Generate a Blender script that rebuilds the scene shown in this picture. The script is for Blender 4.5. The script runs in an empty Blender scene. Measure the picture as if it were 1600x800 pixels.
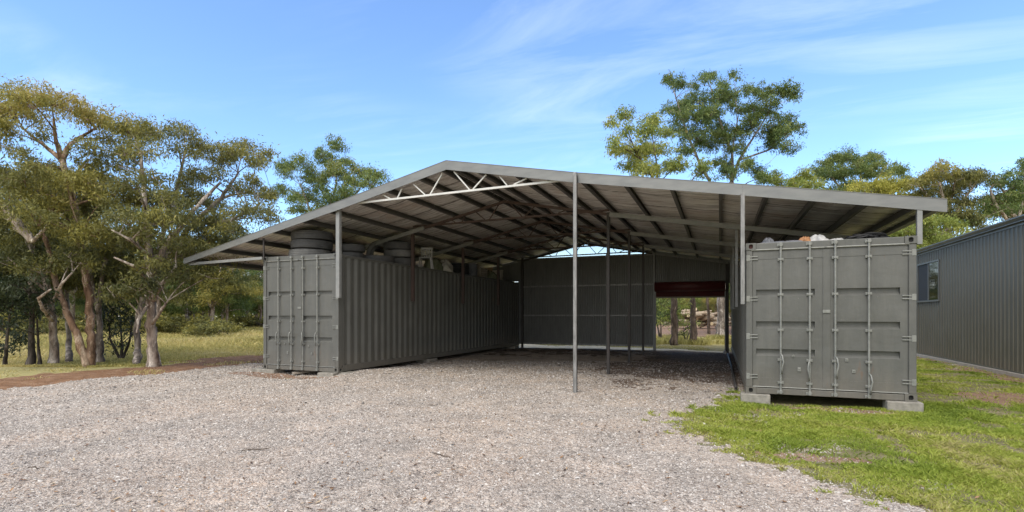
import bpy, math, random
import numpy as np
from mathutils import Vector
rnd = random.Random(7)
rng = np.random.default_rng(11)
S = bpy.context.scene
C = S.collection
R = math.radians

# ------------------------------------------------------------------ camera
F, HY, YAW, CZ = 809.7, 491.8, 0.381, 1.5
cam = bpy.data.cameras.new('camera'); cam_o = bpy.data.objects.new('camera', cam); C.objects.link(cam_o)
cam.sensor_width = 36; cam.lens = 36 * F / 1600; cam.shift_y = (HY - 400) / 1600
cam.clip_end = 2000; cam_o.location = (0, 0, CZ); cam_o.rotation_euler = (R(90), 0, YAW)
S.camera = cam_o
cy_, sy_ = math.cos(YAW), math.sin(YAW)
def at(u, v, d):
    a = (u - 800) / F; b = -(v - HY) / F
    return np.array([d * (a * cy_ - sy_), d * (a * sy_ + cy_), CZ + b * d])

# ------------------------------------------------------------------ tags
def tag(o, label=None, cat=None, group=None, kind=None):
    if label: o['label'] = label
    if cat: o['category'] = cat
    if group: o['group'] = group
    if kind: o['kind'] = kind
    return o
def empty(name, loc=(0, 0, 0), label=None, cat=None, group=None, rz=0):
    o = bpy.data.objects.new(name, None); C.objects.link(o)
    o.location = loc; o.rotation_euler = (0, 0, rz); o.empty_display_size = .2
    return tag(o, label, cat, group)
def copy_tree(o, parent=None):
    kids = list(o.children)
    c = o.copy(); C.objects.link(c); c.parent = parent
    for k in kids: copy_tree(k, c)
    return c

# ------------------------------------------------------------------ mesh helper
class MB:
    def __init__(s): s.v = []; s.f = []
    def add(s, vs, fs):
        n = len(s.v); s.v += [tuple(p) for p in vs]; s.f += [tuple(i + n for i in f) for f in fs]; return s
    def box(s, x0, x1, y0, y1, z0, z1):
        return s.add([(x0,y0,z0),(x1,y0,z0),(x1,y1,z0),(x0,y1,z0),(x0,y0,z1),(x1,y0,z1),(x1,y1,z1),(x0,y1,z1)],
                     [(0,3,2,1),(4,5,6,7),(0,1,5,4),(1,2,6,5),(2,3,7,6),(3,0,4,7)])
    def bar(s, p, q, w, h, up=(0, 0, 1)):
        p, q = Vector(p), Vector(q); d = (q - p).normalized(); u = Vector(up)
        if abs(d.dot(u)) > .98: u = Vector((0, 1, 0))
        a = d.cross(u).normalized(); b = a.cross(d).normalized()
        vs = []
        for e in (p, q):
            for i, j in ((-1,-1),(1,-1),(1,1),(-1,1)): vs.append(e + a * (i * w / 2) + b * (j * h / 2))
        return s.add(vs, [(3,2,1,0),(4,5,6,7),(0,1,5,4),(1,2,6,5),(2,3,7,6),(3,0,4,7)])
    def tube(s, pts, rad, n=8, caps=True):
        pts = [Vector(p) for p in pts]
        if not hasattr(rad, '__len__'): rad = [rad] * len(pts)
        ref = Vector((0, 0, 1)) if abs((pts[-1] - pts[0]).normalized().z) < .9 else Vector((0, 1, 0))
        vs, fs = [], []
        for i, p in enumerate(pts):
            d = (pts[min(i + 1, len(pts) - 1)] - pts[max(i - 1, 0)]).normalized()
            a = d.cross(ref)
            if a.length < 1e-3: a = d.cross(Vector((1, 0, 0)))
            a.normalize(); b = d.cross(a)
            for k in range(n):
                t = 2 * math.pi * k / n; vs.append(p + (a * math.cos(t) + b * math.sin(t)) * rad[i])
        for i in range(len(pts) - 1):
            for k in range(n):
                k2 = (k + 1) % n; fs.append((i*n + k, (i+1)*n + k, (i+1)*n + k2, i*n + k2))
        if caps: fs += [tuple(range(n)), tuple(range(len(pts)*n - 1, len(pts)*n - n - 1, -1))]
        return s.add(vs, fs)
    def lathe(s, prof, n=32, c=(0, 0, 0), closed=True, M=None):
        vs, fs = [], []; m = len(prof)
        for k in range(n):
            t = 2 * math.pi * k / n
            for r, z in prof:
                p = Vector((r * math.cos(t), r * math.sin(t), z))
                if M: p = M @ p
                vs.append(p + Vector(c))
        for k in range(n):
            k2 = (k + 1) % n
            for i in range(m if closed else m - 1):
                j = (i + 1) % m; fs.append((k*m + i, k2*m + i, k2*m + j, k*m + j))
        return s.add(vs, fs)
    def ext(s, prof, f):            # closed 2-D profile swept by f(t,(a,b))->xyz for t in 0,1
        m = len(prof); vs = [f(0, q) for q in prof] + [f(1, q) for q in prof]
        return s.add(vs, [(i, (i+1) % m, m + (i+1) % m, m + i) for i in range(m)] + [tuple(range(m-1, -1, -1)), tuple(range(m, 2*m))])
    def build(s, name, m, parent=None, bevel=0, smooth=False, base=None):
        me = bpy.data.meshes.new(name); me.from_pydata(s.v, [], s.f); me.update()
        if m: me.materials.append(m)
        o = bpy.data.objects.new(name, me); C.objects.link(o); o.parent = parent
        if base is not None:
            me.transform(__import__('mathutils').Matrix.Translation(-Vector(base))); o.location = base
        elif parent is not None and getattr(s, 'world', False):
            root = parent
            while root.parent: root = root.parent
            me.transform(__import__('mathutils').Matrix.Translation(-Vector(root.location)))
        if smooth: me.shade_smooth()
        if bevel:
            b = o.modifiers.new('bevel', 'BEVEL'); b.width = bevel; b.segments = 2; b.limit_method = 'ANGLE'; b.angle_limit = R(40)
        return o
def WB():
    m = MB(); m.world = True; return m
def np_mesh(name, V, k, m, attr=None, parent=None, base=None):
    """V: (n*k,3) vertices of n separate k-gons"""
    n = len(V) // k
    me = bpy.data.meshes.new(name)
    if base is not None: V = V - np.array(base)
    me.vertices.add(n * k); me.vertices.foreach_set('co', V.astype(np.float32).ravel())
    me.loops.add(n * k); me.loops.foreach_set('vertex_index', np.arange(n * k, dtype=np.int32))
    me.polygons.add(n); me.polygons.foreach_set('loop_start', np.arange(0, n * k, k, dtype=np.int32))
    me.update(calc_edges=True)
    if attr is not None:
        a = me.attributes.new('tint', 'FLOAT', 'POINT'); a.data.foreach_set('value', np.repeat(attr, k).astype(np.float32))
    if m: me.materials.append(m)
    o = bpy.data.objects.new(name, me); C.objects.link(o); o.parent = parent
    if base is not None and parent is None: o.location = base
    return o
def np_idx(name, V, Fc, m, parent=None):
    me = bpy.data.meshes.new(name); k = Fc.shape[1]
    me.vertices.add(len(V)); me.vertices.foreach_set('co', V.astype(np.float32).ravel())
    me.loops.add(Fc.size); me.loops.foreach_set('vertex_index', Fc.astype(np.int32).ravel())
    me.polygons.add(len(Fc)); me.polygons.foreach_set('loop_start', np.arange(0, Fc.size, k, dtype=np.int32))
    me.update(calc_edges=True); me.materials.append(m)
    o = bpy.data.objects.new(name, me); C.objects.link(o); o.parent = parent
    return o

# ------------------------------------------------------------------ materials
def mat(name):
    m = bpy.data.materials.new(name); m.use_nodes = True
    nt = m.node_tree; return m, nt, nt.nodes['Principled BSDF']
def lk(nt, a, b): nt.links.new(a, b)
def noise(nt, scale, detail=6, rough=.6, vec=None, stretch=None, dist=0):
    n = nt.nodes.new('ShaderNodeTexNoise'); n.inputs['Scale'].default_value = scale
    n.inputs['Detail'].default_value = detail; n.inputs['Roughness'].default_value = rough; n.inputs['Distortion'].default_value = dist
    if vec is None:
        tc = nt.nodes.new('ShaderNodeTexCoord'); vec = tc.outputs['Object']
    if stretch:
        mp = nt.nodes.new('ShaderNodeMapping'); mp.inputs['Scale'].default_value = stretch; lk(nt, vec, mp.inputs[0]); vec = mp.outputs[0]
    lk(nt, vec, n.inputs['Vector']); return n
def ramp(nt, fac, stops, interp='LINEAR'):
    r = nt.nodes.new('ShaderNodeValToRGB'); r.color_ramp.interpolation = interp
    e = r.color_ramp.elements
    while len(e) < len(stops): e.new(.5)
    for i, (p, c) in enumerate(stops):
        e[i].position = p; e[i].color = (c, c, c, 1) if not hasattr(c, '__len__') else (*c, 1)
    lk(nt, fac, r.inputs[0]); return r
def mix(nt, fac, a, b, mode='MIX'):
    n = nt.nodes.new('ShaderNodeMix'); n.data_type = 'RGBA'; n.blend_type = mode
    for sock, val in ((n.inputs[0], fac), (n.inputs[6], a), (n.inputs[7], b)):
        if hasattr(val, 'is_linked'): lk(nt, val, sock)
        elif hasattr(val, '__len__'): sock.default_value = (*val, 1)
        else: sock.default_value = val
    return n.outputs[2]
def bump(nt, b, h, strength=.4, dist=.01):
    n = nt.nodes.new('ShaderNodeBump'); n.inputs['Strength'].default_value = strength; n.inputs['Distance'].default_value = dist
    lk(nt, h, n.inputs['Height']); lk(nt, n.outputs[0], b.inputs['Normal']); return n
def pm(name, c, c2=None, rough=.5, metal=0, scale=3, stretch=None, bs=0, bscale=40, lo=.35, hi=.7, spec=.5):
    m, nt, b = mat(name)
    b.inputs['Roughness'].default_value = rough; b.inputs['Metallic'].default_value = metal
    b.inputs['Specular IOR Level'].default_value = spec
    if c2:
        n = noise(nt, scale, stretch=stretch)
        r = ramp(nt, n.outputs['Fac'], [(lo, c), (hi, c2)]); lk(nt, r.outputs[0], b.inputs['Base Color'])
        rr = ramp(nt, n.outputs['Fac'], [(.3, max(0, rough - .1)), (.75, min(1, rough + .15))]); lk(nt, rr.outputs[0], b.inputs['Roughness'])
    else: b.inputs['Base Color'].default_value = (*c, 1)
    if bs:
        n = noise(nt, bscale); bump(nt, b, n.outputs['Fac'], bs)
    return m

def container_paint(name, ca=(.076, .077, .070), cb=(.106, .107, .098), rust=1):
    m, nt, b = mat(name)
    n1 = noise(nt, 1.3, 8, .65); n2 = noise(nt, 9, 6, .7, stretch=(1, 1, .12)); n3 = noise(nt, 34, 4, .6)
    base = ramp(nt, n1.outputs['Fac'], [(.3, ca), (.7, cb)])
    streak = ramp(nt, n2.outputs['Fac'], [(.45, 0.0), (.75, 1.0)])
    c = mix(nt, .35, base.outputs[0], mix(nt, streak.outputs[0], base.outputs[0], (.155, .15, .13)))
    chip = ramp(nt, n3.outputs['Fac'], [(.70, 0), (.74, 1)])
    c = mix(nt, chip.outputs[0], c, (.19, .18, .16))
    # dirt splashed up from the ground on the lowest half metre
    tc = nt.nodes.new('ShaderNodeTexCoord'); sx = nt.nodes.new('ShaderNodeSeparateXYZ'); lk(nt, tc.outputs['Object'], sx.inputs[0])
    mr = nt.nodes.new('ShaderNodeMapRange'); lk(nt, sx.outputs['Z'], mr.inputs['Value'])
    mr.inputs['From Min'].default_value = .55; mr.inputs['From Max'].default_value = .05
    mr.inputs['To Min'].default_value = 0; mr.inputs['To Max'].default_value = .5
    mu = nt.nodes.new('ShaderNodeMath'); mu.operation = 'MULTIPLY'; lk(nt, mr.outputs[0], mu.inputs[0]); lk(nt, n2.outputs['Fac'], mu.inputs[1])
    c = mix(nt, mu.outputs[0], c, (.2, .165, .125))
    if rust:
        n5 = noise(nt, 7, 7, .75, stretch=(1, 1, .16)); n6 = noise(nt, 1.1, 3, .5)
        m5 = nt.nodes.new('ShaderNodeMath'); m5.operation = 'MULTIPLY'; lk(nt, n5.outputs['Fac'], m5.inputs[0]); lk(nt, n6.outputs['Fac'], m5.inputs[1])
        r5 = ramp(nt, m5.outputs[0], [(.385, 0), (.46, .8)]); c = mix(nt, r5.outputs[0], c, (.15, .085, .05))
        n7 = noise(nt, 2.6, 8, .8, stretch=(1, 1, .6), dist=1.2); r7 = ramp(nt, n7.outputs['Fac'], [(.66, 0), (.70, .35)]); c = mix(nt, r7.outputs[0], c, (.23, .23, .215))
    lk(nt, c, b.inputs['Base Color'])
    rr = ramp(nt, n1.outputs['Fac'], [(.3, .38), (.7, .55)]); lk(nt, rr.outputs[0], b.inputs['Roughness'])
    nb = noise(nt, 2.6, 4, .55); bump(nt, b, nb.outputs['Fac'], .4, .035)
    if not rust: b.inputs['Specular IOR Level'].default_value = .25
    return m
M = {}
M['paint'] = container_paint('container_grey_green_paint')
M['rod'] = pm('lock_rod_paint', (.17, .175, .16), (.25, .25, .23), .45, .2, 12, bs=.2)
M['rubber_gasket'] = pm('door_gasket', (.05, .05, .047), (.07, .07, .065), .8)
M['hole'] = pm('dark_recess', (.012, .012, .012), rough=.9)
M['rust_hole'] = pm('rusty_recess', (.05, .014, .012), (.03, .012, .01), .9, 0, 30)
M['fascia'] = pm('weathered_zinc_flashing', (.16, .163, .158), (.215, .218, .21), .42, .35, 2.5, (1, 1, 3))
M['galv'] = pm('galvanised_steel', (.15, .15, .145), (.30, .295, .285), .45, .4, 14, (1, 1, .25), bs=.1)
M['greysteel'] = pm('grey_painted_steel', (.20, .205, .2), (.27, .27, .26), .5, .2, 6)
M['darksteel'] = pm('dark_primer_steel', (.035, .033, .031), (.065, .055, .05), .6, .3, 8)
M['redsteel'] = pm('red_oxide_steel', (.06, .040, .034), (.09, .054, .045), .6, .1, 5)
M['purlin'] = pm('dull_galvanised_purlin', (.10, .098, .095), (.17, .165, .155), .5, .4, 8, (1, .2, 1))
M['lit_steel'] = pm('lit_chord_steel', (.52, .52, .49), (.62, .61, .58), .5, .1, 9)  # light falling on the front truss put into a near-white colour
M['concrete'] = pm('weathered_concrete', (.18, .168, .143), (.31, .288, .248), .9, 0, 9, bs=.8, bscale=60)
M['tyre'] = pm('worn_tyre_rubber', (.045, .045, .046), (.085, .084, .083), .75, 0, 6, bs=.3, bscale=80)
M['tyre2'] = pm('dusty_tyre_rubber', (.10, .10, .098), (.16, .157, .152), .8, 0, 5, bs=.3, bscale=80)
M['red_door'] = pm('dark_red_roller_steel', (.075, .012, .011), (.11, .017, .015), .5, 0, 6, (1, 1, .3))
M['log'] = pm('bleached_log_wood', (.30, .22, .15), (.52, .44, .34), .85, 0, 5, bs=.6, bscale=20)
M['log2'] = pm('brown_log_bark', (.10, .07, .05), (.22, .16, .11), .9, 0, 6, bs=.6, bscale=20)
M['cut'] = pm('sawn_log_end', (.5, .38, .22), (.62, .5, .33), .85, 0, 10)
M['rag_grey'] = pm('grey_tarpaulin', (.10, .105, .12), (.18, .185, .2), .7, 0, 8, bs=.6, bscale=18)
M['rag_white'] = pm('white_plastic_sack', (.36, .36, .36), (.52, .51, .49), .6, 0, 7, bs=.6, bscale=18)
M['rag_orange'] = pm('orange_sack', (.32, .15, .065), (.4, .2, .09), .7, 0, 9, bs=.6, bscale=18)
M['black_plastic'] = pm('black_plastic', (.02, .02, .022), (.035, .035, .036), .5, 0, 7)
M['card'] = pm('brown_cardboard', (.28, .19, .115), (.36, .25, .16), .85, 0, 6)
M['green_canvas'] = pm('faded_green_canvas', (.10, .12, .07), (.2, .2, .13), .85, 0, 7, bs=.6, bscale=16)
M['timber'] = pm('grey_weathered_timber', (.22, .19, .15), (.36, .32, .27), .9, 0, 4, (12, 1, 12), bs=.5)
M['soil_bag'] = pm('pale_fabric', (.38, .36, .31), (.5, .47, .42), .85, 0, 7, bs=.6, bscale=16)

def foil():
    m, nt, b = mat('dusty_foil_insulation')
    n = noise(nt, 3.0, 8, .75, stretch=(.22, 3.0, 1)); n2 = noise(nt, .9, 6, .7)
    c = ramp(nt, n.outputs['Fac'], [(.36, (.40, .38, .36)), (.5, (.80, .77, .735)), (.60, (.97, .96, .94))])
    stain = ramp(nt, n2.outputs['Fac'], [(.5, 0), (.7, .45)])
    lk(nt, mix(nt, stain.outputs[0], c.outputs[0], (.50, .34, .25)), b.inputs['Base Color'])
    b.inputs['Metallic'].default_value = .4; b.inputs['Roughness'].default_value = .32
    tc = nt.nodes.new('ShaderNodeTexCoord'); sx = nt.nodes.new('ShaderNodeSeparateXYZ'); lk(nt, tc.outputs['Object'], sx.inputs[0])
    ns = noise(nt, 1.2, 4, .6); ma = nt.nodes.new('ShaderNodeMath'); ma.operation = 'MULTIPLY_ADD'; lk(nt, ns.outputs['Fac'], ma.inputs[0]); ma.inputs[1].default_value = .22; lk(nt, sx.outputs['Y'], ma.inputs[2])
    pp = nt.nodes.new('ShaderNodeMath'); pp.operation = 'PINGPONG'; pp.inputs[1].default_value = .62; lk(nt, ma.outputs[0], pp.inputs[0])
    lap = ramp(nt, pp.outputs[0], [(0, 1), (.02, .75), (.035, 0)])
    lk(nt, mix(nt, lap.outputs[0], mix(nt, stain.outputs[0], c.outputs[0], (.50, .34, .25)), (.16, .135, .115)), b.inputs['Base Color'])
    w = noise(nt, 3.2, 8, .7, stretch=(.3, 2.6, 1), dist=.8); bump(nt, b, w.outputs['Fac'], 1.0, .12)
    return m
M['foil'] = foil()
M['roofsheet'] = pm('grey_green_roof_sheet', (.16, .165, .16), (.21, .215, .205), .45, .2, 3)
M['clad_in'] = pm('bare_zincalume_cladding', (.12, .122, .115), (.165, .165, .155), .5, .35, 4, (1, 1, .4))
M['shedwall'] = container_paint('woodland_grey_cladding', (.118, .113, .088), (.146, .140, .112), 0)
M['shedtrim'] = pm('woodland_grey_trim', (.10, .102, .09), (.13, .132, .118), .42, .05, 4)
M['slab'] = pm('slab_edge_concrete', (.36, .33, .28), (.48, .45, .4), .9, 0, 9, bs=.4)
M['alu'] = pm('anodised_window_frame', (.15, .15, .14), rough=.4, metal=.4)
def glass():
    m, nt, b = mat('dark_window_glass'); b.inputs['Base Color'].default_value = (.012, .014, .015, 1)
    b.inputs['Roughness'].default_value = .04; b.inputs['IOR'].default_value = 1.5
    n = noise(nt, 1.5, 2); bump(nt, b, n.outputs['Fac'], .08, .02); return m
M['glass'] = glass()
M['flyscreen'] = pm('dark_flyscreen', (.03, .032, .034), rough=.75)
def fibreglass():
    m, nt, b = mat('translucent_cream_sheeting')
    n = noise(nt, 5, 6, .7); r = ramp(nt, n.outputs['Fac'], [(.35, (.90, .89, .80)), (.7, (.97, .96, .90))])
    lk(nt, r.outputs[0], b.inputs['Base Color']); b.inputs['Roughness'].default_value = .6
    t = nt.nodes.new('ShaderNodeBsdfTranslucent'); lk(nt, r.outputs[0], t.inputs[0])
    tr_ = nt.nodes.new('ShaderNodeBsdfTransparent'); tr_.inputs[0].default_value = (1, .97, .86, 1)
    ms = nt.nodes.new('ShaderNodeMixShader'); ms.inputs[0].default_value = .4
    lk(nt, tr_.outputs[0], ms.inputs[1]); lk(nt, t.outputs[0], ms.inputs[2])
    lk(nt, ms.outputs[0], nt.nodes['Material Output'].inputs[0]); return m
M['fibre'] = fibreglass()

def bark(name, a, b_, c, sc=1):
    m, nt, b = mat(name)
    n = noise(nt, 3.0 * sc, 6, .65, stretch=(1, 1, .22)); n2 = noise(nt, 9 * sc, 5, .7, stretch=(1, 1, .3))
    r = ramp(nt, n.outputs['Fac'], [(.32, a), (.52, b_), (.72, c)])
    d = ramp(nt, n2.outputs['Fac'], [(.36, .38), (.55, 1.0)])
    n3 = noise(nt, 5.5 * sc, 7, .75, stretch=(1, 1, .35), dist=.4); pl = ramp(nt, n3.outputs['Fac'], [(.54, 0), (.61, 1)])
    base = mix(nt, pl.outputs[0], r.outputs[0], tuple(min(.8, q_ * 1.35) for q_ in c))
    lk(nt, mix(nt, 1.0, base, d.outputs[0], 'MULTIPLY'), b.inputs['Base Color'])
    b.inputs['Roughness'].default_value = .85; b.inputs['Specular IOR Level'].default_value = .2
    bump(nt, b, n2.outputs['Fac'], .9, .05); return m
BARK = {
 'pale': bark('paperbark_pale', (.16, .10, .07), (.38, .31, .26), (.58, .52, .46)),
 'grey': bark('paperbark_grey', (.09, .07, .06), (.24, .20, .17), (.42, .37, .33)),
 'brown': bark('bark_brown', (.14, .08, .05), (.28, .18, .12), (.46, .36, .28)),
 'ironbark': bark('bark_grey_brown', (.06, .045, .035), (.12, .088, .066), (.18, .14, .11)),
 'dark': bark('bark_dark', (.035, .03, .026), (.07, .058, .05), (.13, .11, .095)),
}
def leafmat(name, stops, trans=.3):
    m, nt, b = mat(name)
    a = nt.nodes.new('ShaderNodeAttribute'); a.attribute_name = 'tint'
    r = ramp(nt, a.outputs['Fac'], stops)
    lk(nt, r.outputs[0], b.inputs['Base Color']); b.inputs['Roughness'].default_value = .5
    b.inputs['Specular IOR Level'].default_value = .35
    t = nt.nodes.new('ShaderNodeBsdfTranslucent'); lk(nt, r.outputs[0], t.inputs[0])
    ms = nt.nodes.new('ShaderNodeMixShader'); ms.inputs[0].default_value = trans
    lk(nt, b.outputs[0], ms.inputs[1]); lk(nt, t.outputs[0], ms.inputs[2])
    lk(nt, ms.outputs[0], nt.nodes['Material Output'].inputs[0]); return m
LEAF = {
 'olive': leafmat('olive_leaves', [(0, (0.067, 0.081, 0.032)), (.42, (0.172, 0.172, 0.052)), (.75, (0.310, 0.282, 0.063)), (1, (0.425, 0.333, 0.098))]),
 'green': leafmat('green_leaves', [(0, (.050, .085, .030)), (.45, (.125, .185, .055)), (.8, (.25, .29, .08)), (1, (.37, .31, .11))]),
 'lime': leafmat('lime_leaves', [(0, (0.103, 0.155, 0.037)), (.45, (0.230, 0.287, 0.063)), (1, (0.437, 0.425, 0.098))]),
 'yellow': leafmat('yellow_leaves', [(0, (0.115, 0.138, 0.034)), (.5, (0.310, 0.310, 0.057)), (1, (0.529, 0.483, 0.092))]),
 'dark': leafmat('dark_leaves', [(0, (.018, .030, .014)), (.5, (.040, .055, .024)), (1, (.085, .095, .04))]),
}

# ------------------------------------------------------------------ value noise for numpy
def vnoise(x, y, s, seed=0):
    x = x / s; y = y / s
    xi = np.floor(x).astype(np.int64); yi = np.floor(y).astype(np.int64); fx = x - xi; fy = y - yi
    fx = fx * fx * (3 - 2 * fx); fy = fy * fy * (3 - 2 * fy)
    def h(a, b):
        k = (a * 374761393 + b * 668265263 + seed * 974711) & 0xffffffff
        k = ((k ^ (k >> 13)) * 1274126177) & 0xffffffff
        return ((k ^ (k >> 16)) & 0xffff) / 65535.0
    return (h(xi, yi) * (1 - fx) + h(xi + 1, yi) * fx) * (1 - fy) + (h(xi, yi + 1) * (1 - fx) + h(xi + 1, yi + 1) * fx) * fy
def hgt(x, y):
    z = .05 * (vnoise(x, y, 1.9, 1) - .5) + .024 * (vnoise(x, y, .55, 2) - .5)
    z = z + .012 * (vnoise(x, y, .2, 3) - .5)
    # a low heap of spread gravel by the left container, a hollow under its front
    z = z + .10 * np.exp(-(((x + 7.9) / 1.3) ** 2 + ((y - 10.6) / 1.6) ** 2))
    z = z - .05 * np.exp(-(((x + 9.8) / 1.2) ** 2 + ((y - 9.7) / .5) ** 2))
    z = z - .03 * np.exp(-(((x - 1.7) / 1.2) ** 2 + ((y - 10.2) / .6) ** 2))
    return z
LAWN_EDGE = [(.55, 11.4), (.28, 10.2), (.02, 9.45), (-.42, 8.4), (-.46, 7.4), (-.12, 6.6), (.22, 6.1), (.42, 5.75), (.85, 5.5), (1.10, 5.15), (1.36, 4.85), (1.65, 4.2), (1.9, 3.0), (2.2, .0), (2.4, -4)]
def lawn_x(y):
    ys = np.array([p[1] for p in LAWN_EDGE[::-1]]); xs = np.array([p[0] for p in LAWN_EDGE[::-1]])
    return np.interp(y, ys, xs)
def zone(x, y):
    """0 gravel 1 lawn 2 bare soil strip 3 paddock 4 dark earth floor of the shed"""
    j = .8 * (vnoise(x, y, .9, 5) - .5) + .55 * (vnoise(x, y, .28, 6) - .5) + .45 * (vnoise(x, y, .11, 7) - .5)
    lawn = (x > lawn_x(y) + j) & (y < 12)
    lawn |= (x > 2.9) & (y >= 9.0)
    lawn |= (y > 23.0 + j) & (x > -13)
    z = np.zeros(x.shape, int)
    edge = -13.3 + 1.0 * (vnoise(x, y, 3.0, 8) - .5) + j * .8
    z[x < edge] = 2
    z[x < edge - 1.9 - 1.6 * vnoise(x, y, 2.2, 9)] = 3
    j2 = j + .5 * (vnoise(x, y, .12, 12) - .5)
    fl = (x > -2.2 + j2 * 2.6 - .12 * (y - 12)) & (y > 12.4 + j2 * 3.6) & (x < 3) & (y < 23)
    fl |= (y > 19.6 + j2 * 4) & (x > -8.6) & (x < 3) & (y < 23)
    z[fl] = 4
    z[lawn] = 1
    z[(y > 22.45) & (y < 24.3 + 1.2 * j) & (x > -12) & (x < .1) & ((x < -2.7) | (y < 23.4 + j))] = 6  # dry soil behind the rear wall, sunlit brightness put into its pale colour
    sc = (((x - 4.9) / .95) ** 2 + ((y - 11.7) / .85) ** 2 + j < .8) | ((x > 6.25 + j) & (y < 23))      # worn earth by the green shed
    sc |= ((x - .95) / .55) ** 2 + ((y - 6.25) / .16) ** 2 + j * .6 < 1   # bare red patch at the gravel's edge
    sc |= ((x - 1.9) / 1.0) ** 2 + ((y - 9.55) / .28) ** 2 + j < .8
    z[sc & (z == 1)] = 5
    sc = ((x + 10.0) / 1.7) ** 2 + ((y - 9.75) / .42) ** 2 + j * .9 < .8      # dry dirt washed out in front of the left container
    z[sc & (z == 0)] = 5
    return z

def groundmat(kind):
    m, nt, b = mat('ground_' + kind)
    tc = nt.nodes.new('ShaderNodeTexCoord'); P = tc.outputs['Object']
    b.inputs['Roughness'].default_value = .92; b.inputs['Specular IOR Level'].default_value = .2
    if kind in ('gravel', 'earth'):
        cols = []
        hs = []
        for sc in (62, 30):
            v = nt.nodes.new('ShaderNodeTexVoronoi'); v.inputs['Scale'].default_value = sc; v.inputs['Randomness'].default_value = 1
            lk(nt, P, v.inputs['Vector'])
            sp = nt.nodes.new('ShaderNodeSeparateColor'); lk(nt, v.outputs['Color'], sp.inputs[0])
            if kind == 'gravel':
                r = ramp(nt, sp.outputs[0], [(0, (.12, .11, .105)), (.22, (.30, .265, .245)), (.5, (.42, .37, .335)), (.75, (.50, .45, .41)), (1, (.68, .645, .61))])
            else:
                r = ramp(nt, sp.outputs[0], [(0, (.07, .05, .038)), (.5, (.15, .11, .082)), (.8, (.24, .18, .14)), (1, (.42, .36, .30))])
            cols.append(r.outputs[0]); hs.append(v.outputs['Distance'])
        n = noise(nt, 2.3, 5, .6, P); f = ramp(nt, n.outputs['Fac'], [(.4, .25), (.6, .7)])
        c = mix(nt, f.outputs[0], cols[0], cols[1])
        n2 = noise(nt, .55, 5, .65, P); f2 = ramp(nt, n2.outputs['Fac'], [(.42, 0), (.62, .55)])
        c = mix(nt, f2.outputs[0], c, mix(nt, 1, c, (1.08, .93, .80), 'MULTIPLY'))
        n3 = noise(nt, 5.5, 6, .7, P); f3 = ramp(nt, n3.outputs['Fac'], [(.56, 0), (.72, .5)])
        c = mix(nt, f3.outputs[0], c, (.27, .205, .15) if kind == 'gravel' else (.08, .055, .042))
        if kind == 'gravel':
            sp2 = nt.nodes.new('ShaderNodeSeparateXYZ'); lk(nt, P, sp2.inputs[0])
            n8 = noise(nt, .45, 5, .6, P); my = nt.nodes.new('ShaderNodeMath'); my.operation = 'MULTIPLY_ADD'; lk(nt, n8.outputs['Fac'], my.inputs[0]); my.inputs[1].default_value = 9; lk(nt, sp2.outputs['Y'], my.inputs[2])
            mr = nt.nodes.new('ShaderNodeMapRange'); lk(nt, my.outputs[0], mr.inputs['Value']); mr.inputs['From Min'].default_value = 9.5; mr.inputs['From Max'].default_value = 17; mr.inputs['To Max'].default_value = .38
            c = mix(nt, mr.outputs[0], c, (.44, .36, .275))
            c = mix(nt, 1, c, (1.025, 1.0, .955), 'MULTIPLY')
            wv = nt.nodes.new('ShaderNodeTexWave'); wv.wave_type = 'BANDS'; wv.bands_direction = 'X'; wv.inputs['Scale'].default_value = .19; wv.inputs['Distortion'].default_value = 2.2; wv.inputs['Detail'].default_value = 3; wv.inputs['Detail Scale'].default_value = .5
            mp = nt.nodes.new('ShaderNodeMapping'); mp.inputs['Rotation'].default_value = (0, 0, R(-28)); lk(nt, P, mp.inputs[0]); lk(nt, mp.outputs[0], wv.inputs['Vector'])
            wr = ramp(nt, wv.outputs['Fac'], [(.62, 0), (.9, .38)]); c = mix(nt, wr.outputs[0], c, mix(nt, .6, c, (.40, .345, .29)))
        n4 = noise(nt, 1.1, 6, .7, P); f4 = ramp(nt, n4.outputs['Fac'], [(.35, .72), (.6, 1.06)])
        c = mix(nt, 1, c, f4.outputs[0], 'MULTIPLY')
        lk(nt, c, b.inputs['Base Color'])
        ad = nt.nodes.new('ShaderNodeMath'); ad.operation = 'ADD'; lk(nt, hs[0], ad.inputs[0]); lk(nt, hs[1], ad.inputs[1])
        bp = bump(nt, b, ad.outputs[0], .9, .02); bp.invert = True
    else:
        st = {'lawn': [(.3, (.12, .125, .05)), (.5, (.20, .18, .09)), (.7, (.30, .25, .165))],
              'soil': [(.3, (.16, .085, .045)), (.5, (.26, .145, .08)), (.7, (.36, .235, .145))],
              'pale': [(.3, (.40, .35, .24)), (.5, (.52, .46, .33)), (.7, (.62, .56, .42))],
              'bare': [(.3, (.17, .10, .065)), (.5, (.27, .175, .12)), (.7, (.36, .26, .19))],
              'paddock': [(.3, (.28, .27, .10)), (.5, (.42, .37, .16)), (.7, (.52, .45, .23))]}[kind]
        n = noise(nt, 3.1, 8, .7, P); n2 = noise(nt, 42, 4, .7, P)
        r = ramp(nt, n.outputs['Fac'], st); d = ramp(nt, n2.outputs['Fac'], [(.3, .55), (.7, 1.25)])
        lk(nt, mix(nt, 1, r.outputs[0], d.outputs[0], 'MULTIPLY'), b.inputs['Base Color'])
        bump(nt, b, n2.outputs['Fac'], .8, .03)
    return m
GM = [groundmat(k) for k in ('gravel', 'lawn', 'soil', 'paddock', 'earth', 'bare', 'pale')]
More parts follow.
